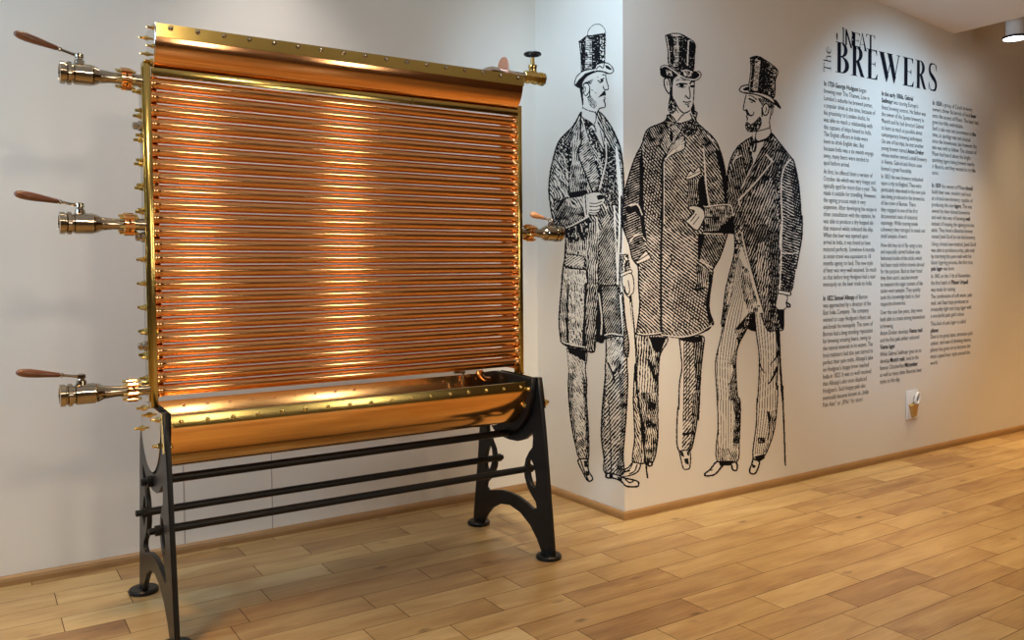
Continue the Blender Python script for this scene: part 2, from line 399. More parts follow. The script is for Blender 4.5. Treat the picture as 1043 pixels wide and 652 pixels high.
# distribution trough on top
TY, TZ = -.105, 2.425
bm = bmesh.new(); sweep(bm, shell(TY, TZ, .088, .158, .0035), .022, W-.022, 1, True)
top = part('distribution_trough', bm, M_copper)
bm = bmesh.new()
sweep(bm, [(TY-.0885, TZ-.050), (TY-.0925, TZ-.050), (TY-.0925, TZ+.002), (TY-.078, TZ+.004), (TY-.078, TZ), (TY-.0885, TZ)], .020, W-.020, 1, True)
rim = part('rim', bm, M_brass, top)
for i in range(17): part('bolt', bolt_bm((.075+i*(W-.13)/16, TY-.0925, TZ-.012), (0, -1, .25), .0085, .012), M_bronze, rim)
bm = bmesh.new(); sweep(bm, [(TY+.0885, TZ-.04), (TY+.0925, TZ-.04), (TY+.0925, TZ+.003), (TY+.078, TZ+.003), (TY+.078, TZ), (TY+.0885, TZ)], .020, W-.020, 1, True); part('rim', bm, M_brass, top)
bm = bmesh.new(); box(bm, (.012, -.135, 2.236), (W-.016, -.115, 2.266), .002)
for x in (1.16,): box(bm, (x, -.137, 2.235), (x+.004, -.114, 2.267))
part('spreader_strip', bm, M_brass)
e = plate('trough_end', [[(TY-.098, TZ+.004)] + arc(TY, TZ, .098, .165, 180, 360, 28) + [(TY+.098, TZ+.004)]], .0155, .0215, M_steel, cooler, .001); e.location = OFF
for (y, z) in [(TY+.085*math.cos(a), TZ-.008+.135*math.sin(a)) for a in [math.radians(d) for d in (184, 215, 250, 290, 325, 356)]]:
    part('bolt', nut_bm((.0155, y, z), (-1, 0, 0), .009, .010, .005, .030), M_brass_p, e)
e = plate('trough_end', [[(TY-.088, TZ)] + arc(TY, TZ, .088, .158, 180, 360, 28) + [(TY+.088, TZ)]], W-.024, W-.0195, M_copper, cooler, .001); e.location = OFF
e = plate('pipe_bracket', [[(TY+.005, TZ-.02)] + [(TY+.107, TZ-.02)] + arc(TY+.056, TZ+.070, .051, .052, 0, 180, 18)], W-.052, W-.046, simple('pink_copper', (.86, .50, .36), .38, 1), cooler, .001); e.location = OFF
bm = bmesh.new(); ppy = TY+.05; ppz = TZ+.036
tube(bm, catmull([(W-.20, ppy, ppz-.10), (W-.185, ppy, ppz-.03), (W-.135, ppy, ppz+.006), (W-.07, ppy, ppz+.006), (W+.02, ppy, ppz), (W+.075, ppy, ppz)]), .021, 20); part('inlet_pipe', bm, M_steel)
# gate valve on the inlet
bm = bmesh.new()
lathe(bm, [(0, .026), (.012, .034), (.030, .034), (.032, .028), (.060, .034), (.078, .034), (.080, .028), (.100, .028), (.102, .036), (.124, .036), (.126, .024)], (W+.074, ppy, ppz), (1, 0, 0), 8)
lathe(bm, [(0, .026), (.03, .026), (.034, .020), (.050, .022), (.054, .024), (.066, .024), (.070, .012), (.107, .010)], (W+.132, ppy, ppz), (0, 0, 1), 14)
val = part('gate_valve', bm, M_brass_p)
bm = bmesh.new(); pts = [(W+.132+.040*math.cos(a), ppy+.040*math.sin(a), ppz+.124) for a in [2*math.pi*i/28 for i in range(29)]]
tube(bm, pts, .007, 10, False)
for a in (0, 1.256, 2.513, 3.77, 5.026): tube(bm, [(W+.132, ppy, ppz+.120), (W+.132+.038*math.cos(a), ppy+.038*math.sin(a), ppz+.124)], .006, 8)
lathe(bm, [(-.02, .008), (.008, .012), (.014, .006)], (W+.132, ppy, ppz+.117), (0, 0, 1), 12); part('handwheel', bm, M_black, val)
# plug taps with wooden levers
def tap(side, z, pitch, yawdeg, wood, y=-.10, x0=None, k=1.0, dx=0):
    xs0 = (-.012 if side < 0 else W+.010) if x0 is None else x0
    o = (xs0, y, z); ax = (side, 0, 0)
    bm = bmesh.new()
    P = [(0, .024), (.060, .024), (.062, .022), (.118, .022), (.150, .026), (.158, .027), (.172, .035), (.180, .038), (.182, .034), (.186, .040), (.246, .041), (.250, .036), (.256, .036), (.258, .044), (.270, .045), (.274, .038), (.278, .038), (.280, .043), (.296, .043), (.298, .030), (.280, .028)]
    P = [(t*k, r) for t, r in P]
    lathe(bm, P, o, ax, 28)
    xt = xs0 + side*.228*k
    lathe(bm, [(0, .020), (.018, .018), (.022, .013), (.026, .012), (.028, .016), (.042, .016), (.046, .008)], (xt, y, z+.034), (0, 0, 1), 16)
    t = part('tap', bm, M_bronze)
    bm = bmesh.new()
    for s_, rr in ((.048*k, .037), (.068*k, .037)): lathe(bm, [(0, rr), (.014, rr), (.016, rr*.9)], (xs0+side*s_, y, z), ax, 12)
    for kk in range(6):
        a = kk*math.pi/3+.3; cy_, cz_ = y+.036*math.cos(a), z+.036*math.sin(a)
        lathe(bm, [(0, .011), (.036, .011)], (xs0+side*.048*k, cy_, cz_), ax, 10)
    fl = part('flange', bm, M_copper, t)
    for kk in range(6):
        a = kk*math.pi/3+.3; cy_, cz_ = y+.036*math.cos(a), z+.036*math.sin(a)
        bm = bmesh.new(); lathe(bm, [(-.016, .003), (-.014, .0055), (-.002, .0055), (0, .009), (.036, .009), (.038, .0055), (.052, .0055), (.054, .003)], (xs0+side*.048*k, cy_, cz_), ax, 8)
        part('bolt', bm, M_brass_p, t)
    p = math.radians(pitch); yw = math.radians(yawdeg)
    d = Vector((-math.cos(p)*math.cos(yw), -math.cos(p)*math.sin(yw), math.sin(p)))
    q = Vector((xt, y, z+.034+.035))
    bm = bmesh.new(); pts = [q, q+d*.03+Vector((0, 0, -.001)), q+d*.070]; tube(bm, pts, [.0075, .0055, .0055], 10); 
    lathe(bm, [(.062, .006), (.066, .009), (.072, .009), (.076, .006)], q, d, 12); lv = part('lever', bm, M_bronze if wood is M_wood else M_steel, t)
    bm = bmesh.new(); H = .150 if wood is M_wood else .11; q2 = q+d*.074
    prof = [(0, .35), (.03, .55), (.15, .62), (.35, .78), (.55, .94), (.72, 1.0), (.86, .92), (.95, .68), (.99, .35), (1.0, .1)]
    lathe(bm, [(a*H, b*.0165) for a, b in prof], q2, d, 18); part('handle', bm, wood, lv)
    return t
tap(-1, 2.215, 13, 8, M_wood); tap(-1, 1.643, 9, 8, M_wood, k=1.05); tap(-1, .982, 9, 8, M_wood, k=1.10)
tap(1, 1.640, 8, 20, M_wood_l, k=.88)
# ------------------------------------------------------------------ flat prints on the wall
# The prints are drawn on a fine grid whose columns and rows follow the photographed sheet, then laid on the two wall faces
def ray_dir(px, py):
    return FX + RX*((px-521.5)/CAM['f']) + UX*((326+CAM['sh']-py)/CAM['f'])
FXn, RXn, UXn = np.array(FX), np.array(RX), np.array(UX); CO = np.array((CAM['x'], CAM['y'], CAM['z']))
def dirs(px, py):
    return FXn[None] + RXn[None]*((px-521.5)/CAM['f'])[:, None] + UXn[None]*((326+CAM['sh']-py)/CAM['f'])[:, None]
def on_face(px, py, gap=.0012):      # front of the projecting wall
    d = dirs(px, py); t = (YR-gap-CO[1])/d[:, 1]; return CO + d*t[:, None]
def on_side(px, py, gap=.0012):      # its left side
    d = dirs(px, py); t = (XC-gap-CO[0])/d[:, 0]; return CO + d*t[:, None]
def corner_px(py):                    # column of the wall corner at a row
    a = 633.35 + (py-60)*.00915; return a
# exact corner columns from the geometry
def corner_col(py):
    lo = np.full_like(py, 600.); hi = np.full_like(py, 680.)
    for _ in range(30):
        m = (lo+hi)/2; x = on_face(m, py, 0)[:, 0]; lo = np.where(x < XC, m, lo); hi = np.where(x < XC, hi, m)
    return lo
class Sheet:
    def __init__(s, x0, y0, x1, y1, S):
        s.x0, s.y0, s.S = x0, y0, S; s.w, s.h = int((x1-x0)*S), int((y1-y0)*S)
        s.own = np.zeros((s.h, s.w), np.int8); s.ink = np.zeros((s.h, s.w), bool)
        yy, xx = np.mgrid[0:s.h, 0:s.w]; s.X = x0+(xx+.5)/S; s.Y = y0+(yy+.5)/S
        r = np.random.RandomState(3); s.tab = r.rand(256, 256)
    def noise(s, X, Y, seed=0):
        x = X+seed*37.7+500; y = Y+seed*91.3+500; xi = np.floor(x).astype(int); yi = np.floor(y).astype(int); fx = x-xi; fy = y-yi
        fx = fx*fx*(3-2*fx); fy = fy*fy*(3-2*fy); T = s.tab; g = lambda a, b: T[a % 256, b % 256]
        return (g(xi, yi)*(1-fx)+g(xi+1, yi)*fx)*(1-fy)+(g(xi, yi+1)*(1-fx)+g(xi+1, yi+1)*fx)*fy
    def mask(s, P):
        P = np.array(P, float); c0 = max(int((P[:, 0].min()-s.x0)*s.S)-1, 0); c1 = min(int((P[:, 0].max()-s.x0)*s.S)+2, s.w)
        r0 = max(int((P[:, 1].min()-s.y0)*s.S)-1, 0); r1 = min(int((P[:, 1].max()-s.y0)*s.S)+2, s.h)
        X = s.X[r0:r1, c0:c1]; Y = s.Y[r0:r1, c0:c1]; m = np.zeros(X.shape, bool)
        for (xa, ya), (xb, yb) in zip(P, np.roll(P, -1, 0)):
            if ya == yb: continue
            m ^= ((ya > Y) != (yb > Y)) & (X < (xb-xa)*(Y-ya)/(yb-ya)+xa)
        return (slice(r0, r1), slice(c0, c1)), m
    def fill(s, P, ink, own=None, smooth=False):
        if smooth: P = catmull(P, True, 4)
        sl, m = s.mask(P)
        if ink is not None: s.ink[sl][m] = ink
        if own is not None: s.own[sl][m] = own
    def stroke(s, P, w=.8, ink=True, smooth=True, own=None, w1=None, rough=.25):
        w *= 1.15; w1 = w1*1.15 if w1 else w1
        if smooth and len(P) > 2: P = catmull(P, False, 4)
        n = len(P)
        for i in range(n-1):
            (xa, ya), (xb, yb) = P[i], P[i+1]; wa = w if w1 is None else w+(w1-w)*i/(n-1)
            c0 = max(int((min(xa, xb)-wa-1-s.x0)*s.S), 0); c1 = min(int((max(xa, xb)+wa+1-s.x0)*s.S)+1, s.w)
            r0 = max(int((min(ya, yb)-wa-1-s.y0)*s.S), 0); r1 = min(int((max(ya, yb)+wa+1-s.y0)*s.S)+1, s.h)
            if c1 <= c0 or r1 <= r0: continue
            X = s.X[r0:r1, c0:c1]; Y = s.Y[r0:r1, c0:c1]; dx, dy = xb-xa, yb-ya; L = dx*dx+dy*dy+1e-9
            t = np.clip(((X-xa)*dx+(Y-ya)*dy)/L, 0, 1); D = np.hypot(X-xa-t*dx, Y-ya-t*dy)
            ww = wa/2*(1+rough*(s.noise(X*.8, Y*.8, 5)-.5)*2)
            m = D < ww; s.ink[r0:r1, c0:c1][m] = ink
            if own is not None: s.own[r0:r1, c0:c1][m] = own
    def hatch(s, P, ang, sp=2.6, duty=.5, var=.35, blotch=6., wig=.5, seed=1, brk=0, smooth=False, grad=None, clear=True, own=None):
        """engraved parallel strokes inside P; duty may fall along grad=(x0, y0, x1, y1, d0, d1)"""
        if smooth: P = catmull(P, True, 4)
        sl, m = s.mask(P); X, Y = s.X[sl], s.Y[sl]; a = math.radians(ang); ca, sa = math.cos(a), math.sin(a)
        u = X*ca+Y*sa; v = -X*sa+Y*ca
        ph = (v + wig*(s.noise(X/4, Y/4, seed)-.5)*2)/sp
        d = duty + var*(s.noise(X/blotch, Y/blotch, seed+1)-.5)*2 + .22*(s.noise(u/1.6, np.floor(ph)*3.1, seed+2)-.5)*2
        if grad:
            gx0, gy0, gx1, gy1, d0, d1 = grad; L = (gx1-gx0)**2+(gy1-gy0)**2
            t = np.clip(((X-gx0)*(gx1-gx0)+(Y-gy0)*(gy1-gy0))/L, 0, 1); d = d + d0+(d1-d0)*t
        k = np.abs((ph % 1)-.5)*2 < d
        if brk: k &= s.noise(u/2.2, np.floor(ph)*7.3, seed+4) > brk
        if clear: s.ink[sl][m] = False
        s.ink[sl][m & k] = True
        if own is not None: s.own[sl][m] = own
    def dots(s, P, ink=False, sc=1.3, thr=.7, seed=9, sx=1, sy=1):
        sl, m = s.mask(P); X, Y = s.X[sl], s.Y[sl]
        s.ink[sl][m & (s.noise(X/sc/sx, Y/sc/sy, seed) > thr)] = ink
def Tf(ox, oy, k): return lambda *L: [(ox+L[i]/k, oy+L[i+1]/k) for i in range(0, len(L), 2)]

S3 = Sheet(552, 22, 820, 498, 2.6)
s = S3
# =============== first gentleman (drawn across the wall corner)
A = Tf(570, 20, 9.314); B = Tf(570, 60, 9.314); Cc = Tf(550, 110, 6.52); D = Tf(550, 200, 6.52); E = Tf(560, 290, 6.52); F = Tf(560, 380, 5.43)
def man1():
    o = 1
    # legs
    ll = E(112,425, 240,440, 236,560) + F(205,60, 203,150, 213,300, 213,480, 165,475, 140,390, 115,250, 103,100, 105,0)
    s.fill(ll, False, o); s.hatch(ll, 60, 2.1, .34, .3, 4, .8, 3, brk=.3)
    s.hatch(F(105,0, 130,0, 130,200, 150,350, 165,470, 140,390, 115,250, 103,100), 95, 1.8, .72, .3, 3, .5, 4)
    s.hatch(F(180,0, 205,60, 205,200, 213,330, 213,480, 200,480, 196,300, 188,150), 92, 1.6, .85, .2, 3, .4, 5)
    s.fill(E(113,412, 240,440, 238,508, 222,505, 180,478, 130,455), True, o)
    s.hatch(F(150,380, 180,362, 196,380, 190,400, 170,410, 152,430), 40, 1.7, .75, .2)
    s.stroke(ll, 1.1, own=o); s.stroke([ll[-1], ll[0]], 1.1)
    ft = F(165,475, 208,480, 214,540, 236,578, 228,597, 206,592, 180,542, 156,490)
    s.fill(ft, False, o); s.stroke(ft+[ft[0]], 1.3, own=o); s.stroke(F(170,480, 190,540, 212,590), 1.2); s.fill(F(188,484, 206,484, 208,520, 192,520), True); s.fill(F(196,540, 214,545, 220,565, 205,570), True)
    rl = E(372,360, 482,345, 510,480, 514,560) + F(430,0, 430,100, 418,300, 405,450, 405,560, 305,552, 300,470, 285,350, 290,200, 308,0) + E(368,560, 372,500, 374,430)
    s.fill(rl, False, o); s.hatch(rl, -50, 2.8, .50, .2, 6, .5, 6, brk=.1)
    s.hatch(F(380,0, 430,0, 430,100, 418,300, 405,450, 405,560, 365,560, 385,420, 395,250), -50, 2.0, .78, .25, 5, .5, 7)
    s.hatch(F(288,60, 312,40, 305,200, 303,400, 318,552, 305,552, 300,470, 285,350, 290,200), -60, 1.9, .7, .2, 4, .5, 8)
    s.hatch(E(370,370, 480,350, 500,440, 480,560, 375,640, 370,500), -62, 2.2, .45, .5, 5, 1.0, 9)
    s.stroke(E(385,520, 420,600, 430,650), 1.6); s.stroke(E(470,530, 440,570, 425,590), 1.8); s.stroke(F(325,150, 335,350, 340,550), .9)
    s.stroke(rl+[rl[0]], 1.2, own=o)
    sh = F(345,556, 380,566, 410,580, 478,596, 492,610, 482,628, 425,626, 398,602, 372,588, 346,578)
    s.fill(sh, False, o); s.stroke(sh+[sh[0]], 1.5, own=o); s.fill(F(305,548, 345,554, 345,584, 322,586, 306,578), True, o); s.fill(F(318,560, 330,560, 328,576, 318,574), False)
    s.fill(F(370,572, 400,580, 400,600, 380,592), True); s.stroke(F(420,590, 440,606, 460,600), 1.3)
    # coat
    coat = Cc(270,30, 220,120, 130,215, 90,330, 65,450, 60,560, 70,650) + D(80,130, 100,190, 160,200, 170,260, 165,400, 150,500, 140,640) + E(70,100, 62,230, 70,350, 80,385, 120,408, 235,425, 240,440, 295,445, 305,378, 350,385, 370,358, 482,345, 490,430, 505,470, 520,475, 523,380, 500,230, 485,60) + D(530,640, 530,450, 540,250, 540,0) + Cc(555,650, 555,450, 540,300, 510,200, 450,90, 380,20)
    s.fill(coat, False, o); s.hatch(coat, 62, 2.6, .74, .22, 6, .7, 11)
    # sleeve on the left
    sl_ = Cc(115,240, 90,330, 65,450, 60,560, 70,650) + D(82,130, 100,190, 150,195, 320,130, 315,0) + Cc(310,570, 200,600, 185,560, 190,480, 180,360, 150,270)
    s.hatch(sl_, 62, 2.8, .40, .2, 5, 1.2, 12, brk=.12)
    s.hatch(Cc(115,240, 90,330, 65,450, 60,560, 85,560, 95,440, 125,330, 150,280), 60, 2.0, .55, .3, 4, .6, 13)
    s.hatch(D(85,10, 180,10, 170,60, 240,80, 315,60, 320,130, 150,195, 100,190), -60, 2.0, .78, .3, 4, .8, 14)
    s.fill(Cc(128,220, 205,230, 215,330, 205,440, 192,480, 200,560, 300,545, 320,580, 200,600, 186,560, 190,440, 170,320, 140,262), True, smooth=False)
    s.dots(Cc(128,220, 205,230, 215,330, 205,440, 192,480, 186,440, 170,320, 140,262), False, 1.1, .72, 3)
    for q in ((95,280,160,380), (80,330,170,440), (75,420,150,520), (85,520,170,600), (110,270,170,330), (130,480,185,560), (90,610,150,650)):
        s.stroke(Cc(q[0], q[1], (q[0]+q[2])/2+8, (q[1]+q[3])/2-10, q[2], q[3]), 1.1, w1=.5)
    s.stroke(D(110,90, 160,20, 190,10), 2.2, w1=.8); s.stroke(D(90,50, 130,30), 1.4)
    # breast between arm and lapel
    s.hatch(Cc(205,230, 265,100, 275,240, 260,320, 300,430, 335,540, 300,545, 200,530, 195,480, 215,330), 100, 2.2, .34, .35, 5, .8, 15)
    s.hatch(Cc(200,440, 300,440, 335,540, 300,545, 200,560), 100, 2.0, .55, .4, 4, .6, 16)
    s.hatch(Cc(270,30, 220,120, 150,210, 205,225, 262,130, 275,60), 118, 2.1, .62, .35, 4, .5, 17)
    # lapel
    lap = Cc(278,95, 310,180, 330,250, 365,350, 390,450, 385,520, 350,560, 320,480, 255,310, 268,240)
    s.hatch(lap, -40, 2.1, .42, .4, 3, .8, 18); s.stroke(lap, .9); s.stroke(Cc(278,60, 300,150, 335,250, 375,380, 390,450), 1.2, False); s.stroke(Cc(272,30, 268,130, 275,230, 255,310, 320,480, 350,560), 1.3)
    s.fill(Cc(285,70, 330,110, 380,200, 440,300, 430,380, 400,460, 385,440, 340,270, 310,170), True); s.dots(Cc(285,70, 330,110, 380,200, 440,300, 430,380, 400,460, 385,440, 340,270, 310,170), False, 1.2, .68, 4)
    s.fill(Cc(335,120, 380,95, 420,170, 430,280, 400,240, 365,170), False); s.stroke(Cc(365,170, 400,240, 430,290), 1); s.stroke(Cc(400,150, 420,230, 432,290), .8)
    for q in ((345,250,400,330), (350,280,410,370), (360,320,415,400)): s.stroke(Cc(*q), .8, False)
    s.stroke(Cc(435,205, 442,330, 420,440, 395,540), 1.4, False)
    # chest right
    s.fill(Cc(445,250, 490,270, 505,400, 505,650, 440,650, 420,560, 425,470, 445,380), True); s.dots(Cc(445,250, 490,270, 500,400, 500,650, 400,650, 400,520, 425,470, 445,380), False, .8, .72, 5)
    s.hatch(Cc(400,60, 450,100, 505,210, 520,300, 480,280, 450,200, 420,130), 62, 2.1, .6, .35, 4, .6, 19)
    s.fill(Cc(500,250, 515,260, 535,420, 545,560, 545,650, 525,650, 520,560, 508,420), False)
    s.fill(D(524,0, 545,0, 543,250, 532,450, 530,640, 512,640, 505,450, 520,250), False); s.fill(D(488,60, 500,60, 505,250, 512,440, 500,440, 490,260), False)
    s.fill(E(455,0, 472,0, 480,150, 492,320, 484,330, 470,200), False)
    s.hatch(Cc(535,320, 552,420, 555,650, 545,650, 545,560, 536,420), 0, 1.8, .7, .2)
    # black waist with hanging light strokes
    s.fill(D(175,215, 330,150, 350,170, 350,300, 180,315), True); s.dots(D(175,215, 330,150, 350,260, 350,310, 175,315), False, 1.0, .74, 6, 1, 2.4)
    s.stroke(D(150,222, 220,200, 325,150), 1.6); s.stroke(D(160,212, 220,190, 320,135), 1.1, False)
    s.hatch(D(330,180, 380,160, 400,270, 390,652, 310,652, 300,300), 92, 2.1, .55, .3, 5, .8, 21)
    s.hatch(D(175,310, 300,295, 305,400, 180,385), 95, 2.0, .5, .35, 4, .9, 22)
    s.hatch(D(180,388, 292,402, 290,470, 165,455), -35, 2.2, .35, .2, 4, .4, 23); s.stroke(D(180,385, 292,402, 292,478), .9); s.stroke(D(160,462, 230,482, 300,485), 1.9)
    s.hatch(D(160,480, 310,492, 312,652, 142,652), 78, 2.1, .30, .3, 4, .9, 24, brk=.3)
    s.hatch(E(78,0, 235,0, 225,428, 80,385, 62,230, 70,100), 78, 2.1, .34, .3, 5, .9, 25, brk=.3)
    s.hatch(E(78,0, 120,0, 122,400, 80,385, 62,230, 70,100), 84, 2.1, .5, .3, 5, .9, 26)
    s.stroke(E(122,0, 116,200, 122,410), 1.8); s.stroke(E(242,0, 236,200, 226,330, 232,425), 3.0); s.stroke(D(310,490, 318,560, 305,650), 1.8)
    s.hatch(E(248,0, 320,0, 315,200, 300,430, 240,430, 235,300), 100, 2.0, .62, .3, 4, .8, 27)
    s.fill(D(390,250, 470,120, 500,300, 505,652, 385,652), True); s.hatch(D(392,250, 485,120, 500,300, 500,652, 390,652), -60, 2.0, .70, .2, 6, .3, 28)
    s.hatch(D(400,160, 450,110, 470,150, 420,220), -55, 2.0, .5, .1); s.fill(D(370,135, 382,135, 392,240, 382,245), False)
    s.fill(E(320,0, 455,0, 472,200, 482,330, 372,345, 350,385, 305,375, 312,200), True); s.hatch(E(345,10, 450,10, 465,200, 472,325, 375,330, 355,200), -58, 2.0, .70, .25, 7, .3, 29)
    s.stroke(E(325,60, 345,220, 340,330), 1.3, False); s.stroke(E(365,335, 410,325, 476,336), 1.2, False)
    s.hatch(E(480,120, 500,200, 522,380, 520,472, 505,468, 490,430), -50, 1.9, .7, .2)
    s.stroke(coat+[coat[0]], 1.3, own=o); s.stroke(E(85,380, 130,395, 232,415), 1.0, False)
    # hand on the lapel
    hd = Cc(312,570, 350,560, 400,562, 425,590, 430,620, 400,652) + D(405,80, 380,118, 350,125, 320,110, 312,40)
    s.fill(hd, False, o, smooth=True); s.stroke(hd+[hd[0]], .9); s.fill(Cc(375,585, 400,575, 428,585, 420,605, 385,612), True)
    for y in (40, 60, 85, 102): s.stroke(D(330,y+6, 372,y+8, 410,y-6), .8)
    s.stroke(D(420,50, 440,80), 1.5, False)
    # cuff
    s.fill(Cc(285,585, 312,570, 318,650) + D(318,60, 322,130, 300,140, 285,60), False); s.stroke(Cc(300,570, 305,650)+D(310,120), .9)
    # neck, head
    hdp = B(215,235, 437,135, 440,190, 462,265, 455,292, 432,298, 440,345, 425,362, 430,380, 420,395, 433,432, 425,460, 380,472, 365,495, 352,530, 360,600, 330,640, 280,590, 210,560, 215,440, 200,330, 185,250)
    s.fill(hdp, False, o)
    s.stroke(B(437,135, 440,190, 462,262, 457,290, 432,294), .9, own=o); s.stroke(B(425,362, 430,380, 420,392, 433,430, 424,460, 382,470, 362,500, 350,530), 1.0, own=o)
    s.fill(B(440,296, 442,342, 405,352, 366,368, 395,332, 420,305), True, smooth=True); s.stroke(B(415,262, 420,285, 436,294), 1)
    s.stroke(B(358,172, 384,150, 420,150), 1.1); s.stroke(B(365,205, 392,216, 418,182), 1.0); s.stroke(B(380,228, 395,222, 412,208), .9); s.fill(B(385,190, 405,185, 408,205, 390,208), True)
    s.stroke(B(300,295, 320,300), .6); s.stroke(B(335,320, 350,325), .6)
    s.hatch(B(225,215, 240,180, 320,145, 318,200, 295,242, 240,240), 50, 1.5, .62, .4, 2, .6, 31)
    ear = B(225,240, 255,232, 278,248, 285,295, 265,335, 245,348, 228,320)
    s.fill(ear, False, smooth=True); s.stroke(ear+[ear[0]], .9); s.stroke(B(240,265, 245,290, 240,315), .8)
    s.fill(B(183,250, 215,225, 222,330, 228,430, 216,450, 200,340), True, o); s.hatch(B(262,365, 290,345, 320,380, 350,405, 352,440, 330,475, 300,455, 275,420), 40, 1.4, .6, .4, 2, .6, 32)
    s.stroke(B(285,300, 285,345, 265,370), .9)
    s.stroke(B(215,458, 260,485, 342,508), .8); s.stroke(B(215,450, 208,545, 280,592, 335,640), .9); s.stroke(B(342,500, 346,570, 330,620), .8)
    s.stroke(Cc(330,120, 352,112, 372,150, 365,158, 345,140), 1.0)
    # hat
    crown = A(185,212, 265,152, 310,146, 435,122, 440,200, 433,300, 432,420, 340,480, 205,500, 205,400, 198,300)
    s.fill(crown, True, o); s.dots(crown, False, .9, .84, 7, 1.3, .9)
    s.hatch(A(250,165, 306,160, 306,465, 240,480), 0, 1.7, .5, .5, 2, .3, 8)
    s.fill(A(190,225, 200,222, 214,480, 205,480), False); s.dots(A(385,150, 420,150, 420,400, 385,400), False, .9, .66, 12, 1.6, .8)
    s.stroke(A(182,212, 265,152, 310,146, 435,122), 1.0, own=o); s.stroke(A(185,212, 198,300, 205,400, 205,500), .9, own=o)
    dome = A(265,150, 275,100, 320,52, 380,45, 422,82, 437,124, 310,146)
    s.fill(dome, False, o); s.stroke(A(265,150, 275,100, 320,52, 380,45, 422,82, 437,124), .6, own=o)
    brim = A(140,612, 160,545, 230,485, 330,465, 350,430, 420,408, 475,425, 510,472, 500,503, 460,512, 400,492, 335,495, 255,540, 218,590, 190,645, 150,625)
    s.fill(brim, False, o); s.stroke(brim+[brim[0]], .9, own=o)
    s.fill(A(148,615, 185,565, 240,512, 330,482, 337,500, 255,540, 218,590, 205,655, 165,640), True, o)
    s.fill(A(430,430, 462,437, 502,478, 475,478, 440,460), True); s.stroke(A(345,470, 380,440, 410,460, 425,410), .8); s.stroke(A(350,490, 400,492, 460,512), 1.5)
    # left hand with the walking stick
    slv = D(535,385, 585,375, 605,490, 540,520)
    s.fill(slv, True, o); s.dots(slv, False, .9, .66, 14); s.stroke(D(530,380, 580,378), .9, False)
    cf = D(533,515, 600,488, 608,508, 540,535); s.fill(cf, False, o); s.stroke(cf+[cf[0]], .8, own=o)
    hl = D(542,535, 606,512, 625,590, 618,640) + E(545,60, 530,85, 510,70, 492,40, 482,0)
    s.fill(hl, False, o, smooth=True); s.stroke(hl+[hl[0]], .9, own=o); s.stroke(D(560,600, 570,640, 582,650), 1.2); s.stroke(D(585,560, 595,620, 588,650), .9); s.stroke(D(545,590, 560,640), 1.0)
    s.stroke(E(535,80, 548,200, 562,330, 572,520, 575,650) + Tf(635, 400, 6.52)(120,200, 140,400, 150,480, 160,565), 2.2, own=o, w1=1.5); s.stroke(E(538,120, 556,330, 568,520), .8, False)
man_wait = man1
